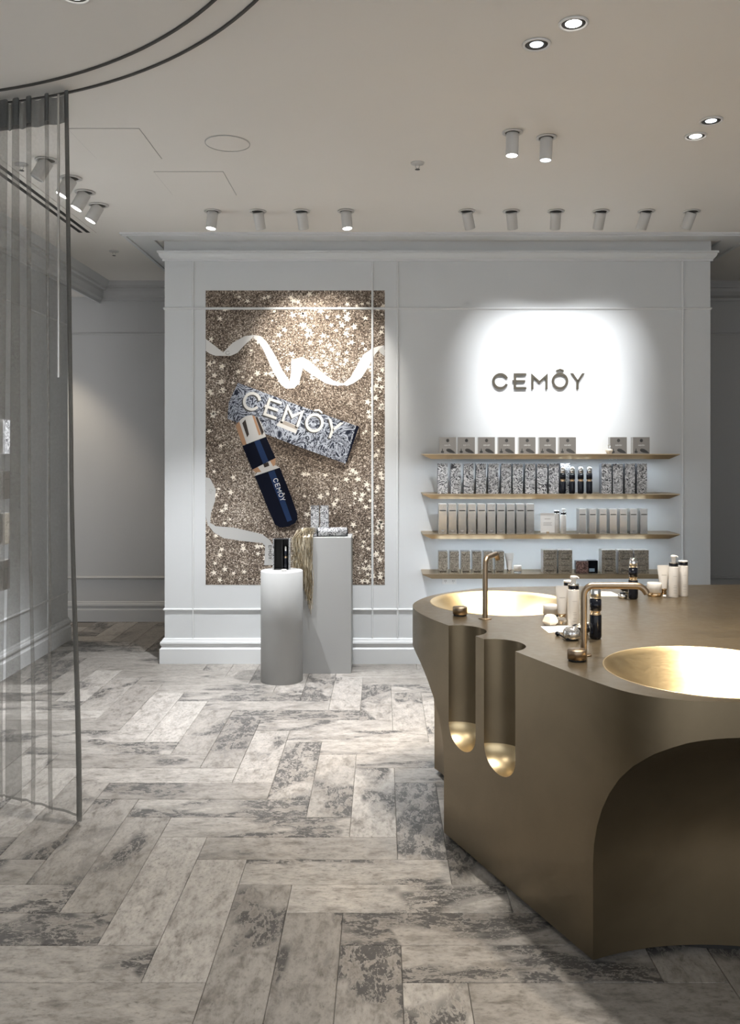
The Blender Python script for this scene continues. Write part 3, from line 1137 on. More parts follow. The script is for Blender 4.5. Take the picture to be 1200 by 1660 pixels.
for i, (a, b) in enumerate(((881, 903), (905.5, 928), (976, 998.5), (1003, 1026), (1029, 1052))):
    w_ = ['leftmost', 'second', 'third', 'fourth', 'rightmost'][i]
    stacked(a, b, 'lower bronze box of the %s stacked pair on the lowest shelf' % w_, 'upper bronze box of the %s stacked pair on the lowest shelf' % w_)
x0, x1 = xs(934, 954)
t = thing('dark_floral_box', 'black box with red floral print lying low on the lowest shelf', 'box', ((x0 + x1) / 2, YFNT, SZ[3]))
link('box_body', carton_mesh('box_body', x1 - x0, 0.05, 0.086, [M['floralblack'], M['black']]), t)
x0, x1 = xs(955, 970)
t = thing('dark_floral_box', 'smaller black box behind the floral one on the lowest shelf', 'box', ((x0 + x1) / 2, YFNT + 0.01, SZ[3]))
link('box_body', carton_mesh('box_body', x1 - x0, 0.06, 0.088, [M['black'], M['black']]), t)
link('front_print', flat_mb([rect(-0.028, 0.01, 0.012, 0.034)]).mesh('front_print', mat('pale_blue_print', (0.30, 0.42, 0.55), 0.4)), t)

# power socket under the lowest shelf
p0 = P(717, 947, YB)
t = thing('power_socket', 'white double power socket under the lowest shelf', 'socket', ((717 + 740) / 2.0 / F * YB - U0 / F * YB, YB, p0.z))
obj('plate', MB().cbox(-0.052, 0.052, -0.008, 0, 0.0, 0.046, 0.002), M['white'], t)
obj('sockets', flat_mb([rect(-0.034, -0.031, 0.020, 0.030), rect(-0.024, -0.021, 0.020, 0.030), rect(-0.0285, -0.0265, 0.010, 0.016), rect(0.021, 0.024, 0.020, 0.030), rect(0.031, 0.034, 0.020, 0.030), rect(0.0265, 0.0285, 0.010, 0.016)], -0.0086), M['darkprint'], t, fix=False)

# wall lettering
LH = 0.1135
lx = (798.0 - U0) / F * YB
lz = EYE - (631.0 - V0) / F * YB
t = thing('wall_lettering', 'raised bronze CEMÔY lettering on the bright wall above the shelves', 'lettering', (lx, YB, lz))
for k in ('c', 'e', 'm', 'o', 'circumflex', 'y'):
    obj('letter_' + k if k != 'circumflex' else 'circumflex', text_mb(lambda a, b: (a * LH, -0.014, b * LH), [k], (0, 0.014, 0)), M['logo'], t)

# ================================================================== GLITTER POSTER
PX0, PX1 = (333.5 - U0) / F * YB, (624.0 - U0) / F * YB
PZ0, PZ1 = EYE - (948.0 - V0) / F * YB, EYE - (471.0 - V0) / F * YB
pt = thing('wall_poster', 'tall gold glitter poster with stars, white ribbon and black bottle', 'poster', ((PX0 + PX1) / 2, YB, PZ0))
OFF = Vector(pt.location)
obj('print_sheet', MB().box(PX0, PX1, YB - 0.0012, YB, PZ0, PZ1).xf(Matrix.Translation(-OFF)), M['glitter'], pt)


def pp(polys, layer, name, m, cr=None):
    """printed shapes given in the coordinates of a photo crop (x0, y0, scale)"""
    if len(polys) > 1 and len(polys) < 20:
        for poly in polys[:-1]:
            pp([poly], layer, name, m, cr)
        polys = polys[-1:]
    mb = MB()
    for poly in polys:
        vs = []
        for a, b in poly:
            u, v = (cr[0] + a * cr[2], cr[1] + b * cr[2]) if cr else (a, b)
            p = P(u, v, YB)
            x = min(max(p.x, PX0), PX1)
            vs.append(Vector((x, YB - 0.0012 - 0.0004 * layer, p.z)) - OFF)
        mb.add(vs, [tuple(range(len(vs)))])
    return obj(name, mb, m, pt, fix=False)


stars = []
rs = random.Random(11)


def star_ok(u, v):
    if 372 < u < 585 and 622 < v < 762:
        return False
    if 380 < u < 490 and 670 < v < 862:
        return False
    return True


cnt = 0
while cnt < 330:
    u = rs.uniform(336, 622)
    v = rs.uniform(474, 946)
    if rs.random() > (0.35 + 0.65 * (u - 333) / 290) and v > 640:
        continue
    if v < 600 and rs.random() > math.exp(-((u - 520) / 70) ** 2 - ((v - 545) / 60) ** 2) + 0.25:
        continue
    if not star_ok(u, v):
        continue
    r = rs.uniform(2.4, 6.8)
    a0 = rs.uniform(0, PI)
    sq = rs.uniform(0.7, 1)
    poly = []
    for k in range(10):
        rr = r if k % 2 == 0 else r * 0.42
        poly.append((u + rr * math.cos(a0 + k * PI / 5), v + rr * sq * math.sin(a0 + k * PI / 5)))
    stars.append(poly)
    cnt += 1
st = pp(stars, 1, 'star_print', M['starprint'])
st['kind'] = 'stuff'
RC = (320, 460, 0.26667)
pp([[(52, 335), (100, 372), (158, 418), (185, 438), (110, 438), (75, 425), (52, 408)],
    [(345, 312), (385, 318), (420, 350), (470, 430), (520, 530), (555, 580), (575, 635), (540, 638), (510, 615), (460, 530), (400, 400), (370, 350), (340, 330)],
    [(640, 445), (690, 475), (720, 505), (760, 540), (830, 590), (880, 605), (920, 600), (880, 618), (830, 618), (780, 605), (700, 555), (650, 520), (637, 510)]], 3, 'ribbon_print', M['ribbon'], RC)
pp([[(155, 420), (215, 360), (290, 318), (345, 312), (335, 330), (290, 370), (245, 420), (205, 438), (180, 438)],
    [(540, 638), (590, 635), (620, 600), (640, 520), (640, 445), (600, 455), (570, 470), (570, 540), (560, 600)],
    [(880, 612), (930, 570), (970, 500), (1010, 430), (1060, 395), (1100, 380), (1138, 375), (1110, 395), (1080, 430), (1050, 490), (1000, 570), (950, 605), (910, 622)]], 4, 'ribbon_print', M['ribbon'], RC)
pp([[(1105, 395), (1138, 378), (1138, 440), (1112, 420)]], 4, 'ribbon_shade_print', M['ribbonshade'], RC)
RD = (300, 440, 0.3133)
pp([[(108, 1065), (130, 1070), (160, 1130), (155, 1190), (135, 1250), (130, 1300), (118, 1310), (108, 1270)],
    [(130, 1300), (160, 1318), (250, 1325), (340, 1345), (400, 1360), (440, 1390), (463, 1430), (463, 1520), (410, 1520), (415, 1420), (400, 1405), (300, 1395), (200, 1380), (150, 1350), (118, 1310)]], 3, 'ribbon_print', M['ribbonshade'], RD)
BC = (360, 600, 0.2)
pp([[(330, 500), (600, 600), (1000, 745), (1120, 470), (1120, 560), (1020, 800), (980, 815), (560, 650), (400, 600)]], 1.5, 'box_cast_print', M['glitterdark'], BC)
pp([[(430, 1240), (560, 1255), (612, 1200), (625, 1240), (590, 1290), (500, 1310), (440, 1290)]], 1.5, 'bottle_cast_print', M['glitterdark'], BC)
pp([[(290, 520), (380, 560), (560, 640), (1000, 800), (960, 850), (800, 830), (520, 700), (450, 690)]], 1.25, 'soft_cast_print', M['glittermid'], BC)
pp([[(80, 430), (200, 445), (280, 400), (310, 370), (300, 420), (240, 470), (120, 470)], [(540, 640), (600, 640), (640, 600), (650, 620), (610, 680), (560, 680)], [(780, 610), (880, 625), (980, 590), (1040, 520), (1040, 590), (960, 650), (860, 655)]], 1.5, 'ribbon_cast_print', M['glittermid'], RC)
pp([[(130, 102), (620, 285), (1088, 450), (1000, 758), (500, 575), (45, 395), (55, 260)]], 2, 'box_print', M['marbleprint'], BC)
pp([[(1088, 450), (1112, 456), (1012, 745), (1000, 758)]], 3, 'box_shadow_print', M['navy'], BC)
pp([[(480, 398), (620, 455), (600, 515), (440, 448)]], 3, 'label_print', M['caplight'], BC)
pp([[(486, 404), (618, 458), (608, 485), (470, 428)]], 4, 'label_print', mat('taupe_label_print', (0.33, 0.29, 0.25), 0.5), BC)


def pl_text(ox, oy, ex, ey, h, up, layer, name, m, keys=None, cr=BC):
    """lettering from (ox, oy) to (ex, ey), cap height h along direction up"""
    L = 5.824

    def fn(a, b):
        q = (ox + (ex - ox) * a / L + up[0] * h * b, oy + (ey - oy) * a / L + up[1] * h * b)
        p = P(cr[0] + q[0] * cr[2], cr[1] + q[1] * cr[2], YB)
        return Vector((min(max(p.x, PX0), PX1), YB - 0.0012 - 0.0004 * layer, p.z)) - OFF
    return obj(name, text_mb(fn, keys or 'c e m o circumflex y'.split()), m, pt, fix=False)


pl_text(140, 310, 925, 580, 150, (0.33, -0.944), 4, 'letter_shadow_print', M['darkprint'])
pl_text(150, 300, 935, 572, 150, (0.33, -0.944), 5, 'letter_print', M['letterprint'])
# printed bottle
pp([[(112, 450), (150, 402), (190, 375), (235, 365), (290, 380), (320, 430), (358, 540), (170, 610), (135, 520)]], 6, 'cap_print', M['caplight'], BC)
pp([[(112, 450), (140, 415), (200, 600), (170, 610), (135, 520)], [(245, 366), (265, 372), (318, 520), (300, 530)]], 7, 'cap_print', M['capgold'], BC)
pp([[(165, 430), (190, 400), (220, 520), (205, 545)], [(270, 378), (290, 382), (340, 500), (325, 530), (318, 510)]], 8, 'cap_shade_print', M['capdark'], BC)
pp([[(250, 805), (435, 712), (432, 770), (470, 790), (265, 858), (285, 830)]], 6, 'neck_print', M['caplight'], BC)
pp([[(250, 805), (290, 785), (320, 825), (270, 830)], [(390, 735), (435, 712), (432, 770), (415, 780)]], 7, 'neck_print', M['capgold'], BC)
pp([[(335, 760), (375, 745), (385, 775), (345, 790)]], 7, 'neck_shade_print', M['capdark'], BC)
pp([[(165, 615), (358, 540), (435, 712), (245, 808)], [(265, 858), (470, 790), (545, 980), (610, 1160), (612, 1210), (585, 1245), (530, 1270), (470, 1275), (430, 1250), (385, 1150)]], 7, 'bottle_print', M['navy'], BC)
pp([[(262, 580), (305, 562), (378, 738), (335, 760)], [(375, 828), (425, 810), (568, 1215), (530, 1230)]], 8, 'highlight_print', M['navylight'], BC)
pl_text(412, 885, 478, 1066, 40, (0.938, -0.345), 9, 'bottle_lettering', M['whiteprint'])
# ribbon lettering
pl_text(862, 612, 990, 520, 22, (-0.58, -0.81), 6, 'ribbon_lettering', M['greyprint'], ['c', 'e'], RC)
pl_text(175, 436, 330, 388, 24, (-0.3, -0.95), 6, 'ribbon_lettering', M['greyprint'], ['c'], RC)
pl_text(432, 1395, 432, 1490, 18, (1, 0), 6, 'ribbon_lettering', M['darkprint'], ['e', 'm', 'o', 'circumflex', 'y'], RD)
pl_text(136, 1080, 120, 1150, 18, (1, 0.1), 6, 'ribbon_lettering', M['greyprint'], ['o', 'circumflex', 'y'], RD)

# ================================================================== PEDESTALS AND THEIR DISPLAY
RC_, HC_ = 0.139, 0.726
cyl = tag(obj('round_pedestal', MB().lathe([(0, 0), (RC_, 0), (RC_, HC_ - 0.003), (RC_ - 0.003, HC_), (0, HC_)], 64, cap=False), M['plinth'], None, (-0.666, 5.72, 0)), 'white cylindrical pedestal, the shorter of the two', 'pedestal')
SPX0, SPX1, SPY0, SPY1, SPZ = -0.545, -0.212, 5.88, 6.14, 0.929
tag(obj('square_pedestal', MB().cbox(SPX0, SPX1, SPY0, SPY1, 0, SPZ, 0.002).xf(Matrix.Translation((0.378, -6.0, 0))), M['plinth'], None, (-0.378, 6.0, 0)), 'tall white square pedestal in front of the poster', 'pedestal')

# open black presentation box on the round pedestal
t = thing('presentation_box', 'open black presentation box with a bottle inset on the round pedestal', 'box', (-0.672, 5.76, HC_))
wd, hh = 0.098, 0.205
obj('tray', MB().box(-wd / 2, wd / 2, 0.03, 0.036, 0, hh).box(-wd / 2, -wd / 2 + 0.004, -0.02, 0.03, 0, hh).box(wd / 2 - 0.004, wd / 2, -0.02, 0.03, 0, hh).box(-wd / 2, wd / 2, -0.02, 0.03, hh - 0.004, hh).box(-wd / 2, wd / 2, -0.02, 0.03, 0, 0.004), M['blackmatt'], t)
obj('edge_wrap', MB().box(-wd / 2 - 0.008, -wd / 2, -0.016, 0.03, 0, hh).box(wd / 2, wd / 2 + 0.008, -0.016, 0.03, 0, hh), M['marble'], t)
obj('insert', MB().box(0.004, 0.008, -0.018, 0.03, 0.004, hh - 0.004), M['blackmatt'], t)
o = serum_bottle(0, 0, 0, '', None, 0.155, 0.034)
o.name = 'inset_bottle'
for k in ('label', 'category'):
    del o[k]
o.parent = t
o.location = (0.027, 0.008, 0.005)
cream_jar(-0.648, 5.68, HC_, 'tiny white pot at the foot of the presentation box', 0.036, 0.012, 'sample_pot', M['white'])

for i, u in enumerate((510.5, 526)):
    x = (u - U0) / F * 6.03
    t = thing('marbled_carton', ['left of two marbled cartons upright on the square pedestal', 'right of two marbled cartons upright on the square pedestal'][i], 'carton', (x, 6.03, SPZ), 'upright cartons on the square pedestal')
    link('carton_body', carton_mesh('carton_body', 0.057, 0.057, 0.205, [M['marble'], M['marbleside']]), t)
t = thing('marbled_canister', 'black and white marbled canister lying on the square pedestal', 'canister', (-0.345, 5.945, SPZ), rz=math.radians(8))
rr = 0.031
mb = MB().lathe([(0, -0.1), (rr, -0.1), (rr, 0.1), (0, 0.1)], 36, cap=False).xf(Matrix.Translation((0, 0, rr)) @ Matrix.Rotation(PI / 2, 4, 'Y'))
obj('sleeve', mb, M['marble'], t)
for s in (-1, 1):
    mb = MB().lathe([(0, 0), (rr * 1.04, 0), (rr * 1.04, 0.005), (rr * 0.9, 0.006), (0, 0.006)], 36, cap=False).xf(Matrix.Translation((s * 0.1, 0, rr)) @ Matrix.Rotation(s * PI / 2, 4, 'Y'))
    obj('end_cap', mb, M['black'], t)
mb = MB().lathe([(0, 0.0062), (rr * 0.45, 0.0062), (rr * 0.45, 0.0068), (0, 0.0068)], 20, cap=False).xf(Matrix.Translation((-0.1, 0, rr)) @ Matrix.Rotation(-PI / 2, 4, 'Y'))
obj('end_emblem', mb, M['silver'], t)

# tinsel draped over the left edge of the square pedestal
rt = random.Random(5)
tin = MB()
for i in range(430):
    s = rt.random()
    x0 = -0.50 + rt.uniform(-0.035, 0.055)
    y0 = 5.93 + rt.uniform(-0.04, 0.07)
    xe = -0.606 + s * 0.125 + rt.uniform(-0.012, 0.012)
    ye = 5.866 + rt.uniform(-0.008, 0.008)
    zt = SPZ + rt.uniform(0.004, 0.055)
    ln = (0.25 + 0.29 * s ** 1.6) * rt.uniform(0.6, 1.02)
    pts = []
    for k in range(9):
        if k < 4:       # lying in a heap on the top, up to the front edge
            q = k / 3
            pts.append(Vector((x0 + (xe - x0) * q, y0 + (ye - y0) * q, zt + 0.012 * math.sin(PI * q) - (zt - SPZ - 0.003) * q ** 3)))
        else:           # hanging free in front of the pedestal
            q = (k - 3) / 5
            pts.append(Vector((xe + 0.006 * math.sin(9 * q + i), ye - 0.004 * math.sin(PI * q), SPZ + 0.003 - ln * q)))
    wv = 0.0016
    an = rt.uniform(0, PI)
    vs, fs = [], []
    for k, p in enumerate(pts):
        tw = an + k * rt.uniform(0.3, 0.9)
        d = Vector((math.cos(tw), math.sin(tw), 0)) * wv
        vs += [p - d, p + d]
    tin.add(vs, [(2 * k, 2 * k + 2, 2 * k + 3, 2 * k + 1) for k in range(8)])
tn = tag(obj('tinsel_garland', tin, M['tinsel'], fix=False), 'champagne gold tinsel draped over the left edge of the square pedestal', 'tinsel')

# ================================================================== ITEMS ON THE ISLAND
def sheet(quad, label):
    t = MB()
    n = 4
    t.add([(x, y, 0) for x, y in quad] + [(x, y, 0.0012) for x, y in quad], [(3, 2, 1, 0), (4, 5, 6, 7)] + [(i, (i + 1) % 4, 4 + (i + 1) % 4, 4 + i) for i in range(4)])
    cx = sum(q[0] for q in quad) / 4
    cy = sum(q[1] for q in quad) / 4
    t.xf(Matrix.Translation((-cx, -cy, 0)))
    return tag(obj('paper_card', t, M['card'], None, (cx, cy, TOPZ + 0.0002)), label, 'card')


sheet([(0.608, 3.313), (0.615, 3.199), (0.716, 3.216), (0.722, 3.328)], 'blank white card by the gem-shaped lid, nearest basin group')
sheet([(1.005, 4.15), (1.02, 4.02), (1.112, 4.02), (1.096, 4.15)], 'blank white card beside the far black serum bottle')
cream_jar(0.683, 3.50, TOPZ, 'white cream jar next to the far basin rim', 0.063, 0.052)


def gem_lid(x, y, label):
    t = thing('gem_lid', label, 'lid', (x, y, TOPZ), rz=0.3)
    prof = [(0, 0), (0.020, 0), (0.034, 0.016), (0.024, 0.036), (0, 0.038)]
    obj('facets', MB().lathe(prof, 6, cap=False), M['cream'], t)
    for p in t.children:
        for f in p.data.polygons:
            f.use_smooth = False
    obj('top_facet', MB().lathe([(0, 0.038), (0.017, 0.0368), (0.017, 0.040), (0, 0.040)], 6, cap=False), M['card'], t)
    return t


gem_lid(0.651, 3.345, 'cream faceted gem-shaped lid beside the white card')
t = thing('glass_stopper', 'small clear glass stopper behind the gem-shaped lid', 'stopper', (0.700, 3.375, TOPZ))
obj('bulb', MB().lathe([(0, 0), (0.014, 0), (0.021, 0.010), (0.018, 0.022), (0.008, 0.026), (0, 0.026)], 20, cap=False), M['glass'], t)
obj('gold_plug', MB().lathe([(0, 0.026), (0.007, 0.026), (0.007, 0.032), (0, 0.032)], 14, cap=False), M['rosegold'], t)
squeeze_tube(0.715, 3.44, TOPZ, 'white cream tube on a gold cap, nearest basin group', 0.1375, 0.050)
lotion_bottle(0.748, 3.462, TOPZ, 'white capped lotion bottle behind the pump bottle on the island', 0.044, 0.132, False)
lotion_bottle(0.736, 3.325, TOPZ, 'white pump lotion bottle in the nearest group on the island', 0.0445, 0.141, True)
serum_bottle(0.766, 3.103, TOPZ, 'black serum bottle standing right of the nearest tap post', None, 0.187, 0.043)


def dark_bowl(x, y, label, R=0.036, tilt=0.0):
    t = thing('black_sample_dish', label, 'dish', (x, y, TOPZ))
    obj('bowl', MB().lathe([(0, 0), (R * 0.5, 0), (R * 0.85, 0.012), (R, 0.030), (R * 0.95, 0.030), (R * 0.8, 0.014), (R * 0.4, 0.005), (0, 0.004)], 9, cap=False), M['black'], t)
    obj('crystal_foot', MB().lathe([(R * 0.5, 0.0), (R * 0.62, 0.0), (R * 0.72, 0.009), (R * 0.6, 0.010)], 12, cap=False), M['chrome'], t)
    obj('contents', MB().lathe([(0, 0.016), (R * 0.72, 0.016), (R * 0.5, 0.027), (R * 0.2, 0.033), (0, 0.034)], 12, cap=False), M['cream'], t)
    mb = MB().tube([(-R * 0.9, -0.004, 0.026), (R * 0.2, 0.004, 0.040), (R * 0.9, 0.008, 0.036)], [0.003, 0.0024, 0.0035], 8)
    obj('spatula', mb, M['chrome'], t)
    return t


dark_bowl(0.735, 3.18, 'black dish of cream behind the nearest tap post')
t = thing('crackle_jar', 'round crackled mirror-glass jar in front of the white card', 'jar', (0.676, 3.085, TOPZ))
obj('globe', MB().lathe([(0, 0), (0.019, 0), (0.028, 0.008), (0.032, 0.021), (0.029, 0.034), (0.021, 0.043), (0.010, 0.047), (0, 0.048)], 28, cap=False), M['crackle'], t)
obj('foot_ring', MB().lathe([(0.017, 0), (0.021, 0), (0.021, 0.003), (0.017, 0.003)], 24, cap=False), M['black'], t)
t = thing('applicator', 'small black applicator lying by the crackled jar', 'applicator', (0.646, 3.12, TOPZ))
obj('handle', MB().tube([(-0.004, 0.020, 0.007), (0.004, -0.02, 0.006), (0.013, -0.060, 0.005)], [0.0035, 0.003, 0.0045], 10), M['black'], t)
obj('head', MB().tube([(-0.009, 0.040, 0.008), (-0.008, 0.032, 0.008), (-0.006, 0.026, 0.008), (-0.004, 0.020, 0.007)], [0.005, 0.008, 0.008, 0.004], 12), M['black'], t)
# middle group
serum_bottle(1.147, 3.948, TOPZ, 'black serum bottle in the middle of the island beyond the tap spout', None, 0.187, 0.043)
dark_bowl(1.18, 4.13, 'wide black dish behind the far serum bottle', 0.048)
t = thing('metal_sample_pot', 'low chrome sample pot left of the far serum bottle', 'pot', (1.105, 3.97, TOPZ))
obj('pot', MB().lathe([(0, 0), (0.018, 0), (0.022, 0.006), (0.022, 0.016), (0.014, 0.020), (0, 0.020)], 24, cap=False), M['chrome'], t)
obj('lid', MB().lathe([(0, 0.020), (0.013, 0.020), (0.012, 0.025), (0, 0.026)], 20, cap=False), M['black'], t)
# right group
cream_jar(1.270, 4.03, TOPZ, 'white jar with a gold base in the right-hand group', 0.066, 0.062, 'cream_jar', M['rosegold'])
squeeze_tube(1.330, 4.085, TOPZ, 'white cream tube behind the right-hand pump bottle', 0.136, 0.058)
lotion_bottle(1.348, 3.996, TOPZ, 'white pump lotion bottle in the right-hand group', 0.0445, 0.141, True)
lotion_bottle(1.404, 4.03, TOPZ, 'rightmost white capped lotion bottle on the island', 0.0445, 0.141, False)
t = thing('pearl_stopper', 'tiny white pearl-shaped stopper beside the right-hand jar', 'stopper', (1.304, 3.99, TOPZ))
obj('pearl', MB().lathe([(0, 0), (0.006, 0.001), (0.009, 0.006), (0.006, 0.011), (0, 0.012)], 14, cap=False), M['white'], t)

# ================================================================== LEFT WALL SHELVES
LSD = 0.29
for i, z in enumerate(SZ):
    s = obj('side_shelf', shelf_mb(-1.76, 0, 0, LSD, z).xf(Matrix.Translation((XL, 5.47, 0)) @ Matrix.Rotation(PI / 2, 4, 'Z')), M['shelf'])
    tag(s, ['topmost', 'second', 'third', 'lowest'][i] + ' brass shelf on the left wall seen through the sheer curtain', 'shelf', 'brass shelves on the left wall')
for i, (h, m, lab) in enumerate(((0.208, 'marble', 'marbled carton on the topmost left wall shelf behind the curtain'), (0.17, 'bronzecard', 'dark carton on the second left wall shelf behind the curtain'),
                                 (0.19, 'floral', 'bronze carton on the third left wall shelf behind the curtain'), (0.18, 'bronzecard', 'dark carton on the lowest left wall shelf behind the curtain'))):
    for k in range(3):
        y = 5.26 - 0.17 * k
        l2 = lab if k == 0 else lab.replace('carton', ['', 'second carton', 'third carton'][k] + ' from the shelf end', 1)
        t = thing('side_carton', l2, 'carton', (XL + 0.25, y, SZ[i]), 'cartons on the left wall shelves', PI / 2)
        link('carton_body', carton_mesh('carton_body', 0.10, 0.08, h, [M[m], M['silverside']]), t)
        if m != 'marble':
            link('lid_seam', flat_mb([rect(-0.046, 0.046, h * 0.7, h * 0.71)]).mesh('lid_seam', M['darkprint']), t)

# ================================================================== CURTAIN AND ITS TRACK
def kasa(pts):
    import numpy as np
    A = np.array([[2 * x, 2 * y, 1] for x, y in pts])
    b = np.array([x * x + y * y for x, y in pts])
    s = np.linalg.lstsq(A, b, rcond=None)[0]
    return s[0], s[1], math.sqrt(s[2] + s[0] ** 2 + s[1] ** 2)


def ceil_pt(u, v):
    Y = (CEIL - EYE) * F / (V0 - v)
    return ((u - U0) / F * Y, Y)


TR_OUT = kasa([ceil_pt(*q) for q in ((0, 166), (110, 150), (220, 117), (300, 80), (360, 45), (415, 0))])
TR_IN = kasa([ceil_pt(*q) for q in ((0, 145), (75, 130), (190, 95), (280, 50), (345, 0))])


def track(cx, cy, R, label):
    mb = MB()
    wv, h = 0.0045, 0.008
    a0, a1, n = math.radians(-25), math.radians(150), 90
    vs, fs = [], []
    for k in range(n + 1):
        a = a0 + (a1 - a0) * k / n
        for rr_, z in ((R - wv, CEIL), (R - wv, CEIL - h), (R + wv, CEIL - h), (R + wv, CEIL)):
            vs.append((cx + rr_ * math.cos(a), cy + rr_ * math.sin(a), z))
    for k in range(n):
        for j in range(3):
            fs.append((4 * k + j, 4 * k + 4 + j, 4 * k + 5 + j, 4 * k + 1 + j))
    mb.add(vs, fs)
    return tag(obj('curtain_track', mb, M['track']), label, 'track')


track(*TR_OUT, 'outer curved curtain track on the ceiling carrying the sheer curtain')
track(*TR_IN, 'inner curved curtain track on the ceiling without a curtain')

# (left, right) edge of every pinched pleat at the track, at eye level and at the foot
COLS = [((-152, -138), (-152, -136), (-154, -132)), ((-98, -84), (-100, -84), (-104, -78)), ((-50, -36), (-52, -38), (-54, -32)),
        ((-6, 13), (-6, 8), (-8, 5)), ((20, 31), (16, 33), (7, 34)), ((42, 51), (45, 50), (51, 58)), ((72, 79), (77, 81), (79, 86)), ((104, 111), (112, 119), (124, 133))]
ZT, ZM, ZB = CEIL - 0.014, 1.55, 0.018
curt = thing('sheer_curtain', 'sheer grey pleated curtain hanging from the curved ceiling track', 'curtain', (-1.5, 3.7, 0.0))
COFF = Vector(curt.location)


def pleat_edges(i, z):
    out = []
    for side in (0, 1):
        t, m_, b = COLS[i][0][side], COLS[i][1][side], COLS[i][2][side]
        if z > ZM:
            u = t + (m_ - t) * (ZT - z) / (ZT - ZM)
        else:
            k = (ZM - z) / (ZM - ZB)
            u = m_ + (b - m_) * k * k * (3 - 2 * k) + 1.6 * k * math.sin(k * 6 + i * 2.1) * (i < len(COLS) - 1)
        out.append(u)
    return out


def cloth(u, z, dy=0.0):
    """a point of the cloth: follows the track, its free corner swings forward at the foot"""
    k = (ZT - z) / (ZT - ZB)
    Y = 3.622 + 0.00094 * (110 - u) + dy - 0.085 * k ** 3 * max(0.0, min(1.0, (u - 20) / 100.0))
    return Vector(((u - U0) / F * Y, Y, z)) - COFF


def cloth_row(z):
    row = [cloth(-178, z)]
    for i in range(len(COLS)):
        l, r = pleat_edges(i, z)
        if i:
            pl_ = pleat_edges(i - 1, z)[1]
            for q in (0.15, 0.3, 0.5, 0.7, 0.85):
                row.append(cloth(pl_ + (l - pl_) * q, z, 0.016 * math.sin(PI * q)))
        row.append(cloth(l, z, 0.004))
        row.append(cloth(r, z, 0.004))
    return row


def cloth_sheet(zs, name, m):
    rows = [cloth_row(z) for z in zs]
    n = len(rows[0])
    mb = MB().add([p for r_ in rows for p in r_], [(k * n + j, k * n + j + 1, (k + 1) * n + j + 1, (k + 1) * n + j) for k in range(len(zs) - 1) for j in range(n - 1)], 0, True)
    return obj(name, mb, m, curt, fix=False)


def pleat(i, zs, name, m, depth=0.022):
    n = 14
    vs = []
    for z in zs:
        l, r = pleat_edges(i, z)
        for k in range(n):
            an = 2 * PI * k / n
            ca, sa = math.cos(an), math.sin(an)
            ca = math.copysign(abs(ca) ** 0.5, ca)
            vs.append(cloth((l + r) / 2 + (r - l) / 2 * ca, z, -0.024 + depth * sa))
    mb = MB().add(vs, [(q * n + k, q * n + (k + 1) % n, (q + 1) * n + (k + 1) % n, (q + 1) * n + k) for q in range(len(zs) - 1) for k in range(n)], 0, True)
    return obj(name, mb, m, curt, fix=False)


HD = 0.115
zs = [ZT - HD - (ZT - HD - ZB - 0.010) * k / 28 for k in range(29)]
cloth_sheet(zs, 'voile', M['sheer'])
cloth_sheet([ZT, ZT - HD * 0.5, ZT - HD], 'header_tape', M['header'])
cloth_sheet([ZB + 0.010, ZB + 0.005, ZB], 'bottom_hem', M['hem'])
for i in range(len(COLS)):
    last = i == len(COLS) - 1
    pleat(i, zs + [ZB], 'side_hem' if last else 'pleat', M['hem'] if last else M['pleat'])
    pleat(i, [ZT, ZT - HD * 0.5, ZT - HD], 'pleat_head', M['header'])
    l, r = pleat_edges(i, ZT)
    p = cloth((l + r) / 2, CEIL - 0.03)
    obj('glider', MB().box(p.x - 0.006, p.x + 0.006, p.y - 0.006, p.y + 0.006, p.z, p.z + 0.02), M['white'], curt)
# draw wand
wp = [cloth(95, z, -0.05) for z in (CEIL - 0.03, 2.4, 1.815)]
obj('draw_wand', MB().tube(wp, 0.005, 10), mat('clear_acrylic_wand', (0.62, 0.60, 0.57), 0.12, 0.6), curt)

# ================================================================== CEILING FIXTURES
def spotlight(x, y, aim, label, group, L=0.105, R=0.033, lens='lensoff', power=0, cone=50, blend=0.6, col=NEUT, tilt_max=28, drop=0.0):
    t = thing('ceiling_spotlight', label, 'spotlight', (x, y, CEIL - 0.001), group)
    obj('trim_ring', MB().lathe([(R * 0.8, -0.001), (R * 1.62, -0.001), (R * 1.62, -0.005), (R * 1.5, -0.007), (R * 1.15, -0.006), (R * 1.1, -0.001)], 36, cap=False), M['fixture'], t)
    obj('recess', MB().lathe([(0, -0.0015), (R * 1.12, -0.0015), (R * 1.12, -0.003), (0, -0.003)], 30, cap=False), M['recess'], t)
    d = (Vector(aim) - Vector((x, y, CEIL))).normalized()
    ang = min(d.angle(Vector((0, 0, -1))), math.radians(tilt_max))
    ax = Vector((0, 0, -1)).cross(d)
    rot = Matrix.Rotation(ang, 4, ax.normalized()) if ax.length > 1e-5 else Matrix.Identity(4)
    k = Matrix.Translation((0, 0, -0.008)) @ rot
    obj('can', MB().lathe([(0, 0.0), (R * 0.96, 0.0), (R, -0.004), (R, -L + 0.002), (R * 0.97, -L), (R * 0.88, -L), (R * 0.86, -L + 0.004), (0, -L + 0.004)], 36, cap=False).xf(k), M['fixture'], t)
    obj('lens', MB().lathe([(0, -L + 0.0035), (R * 0.86, -L + 0.0035), (R * 0.86, -L + 0.0005), (0, -L - 0.0005)], 28, cap=False).xf(k), M[lens], t)
    if power:
        p = Vector((x, y, CEIL)) + (k @ Vector((0, 0, -L - 0.006)))
        add_spot('spot_beam', p, aim, power, cone, blend, col)
    return t


def row_y(v):
    return (CEIL - EYE) * F / (V0 - v)


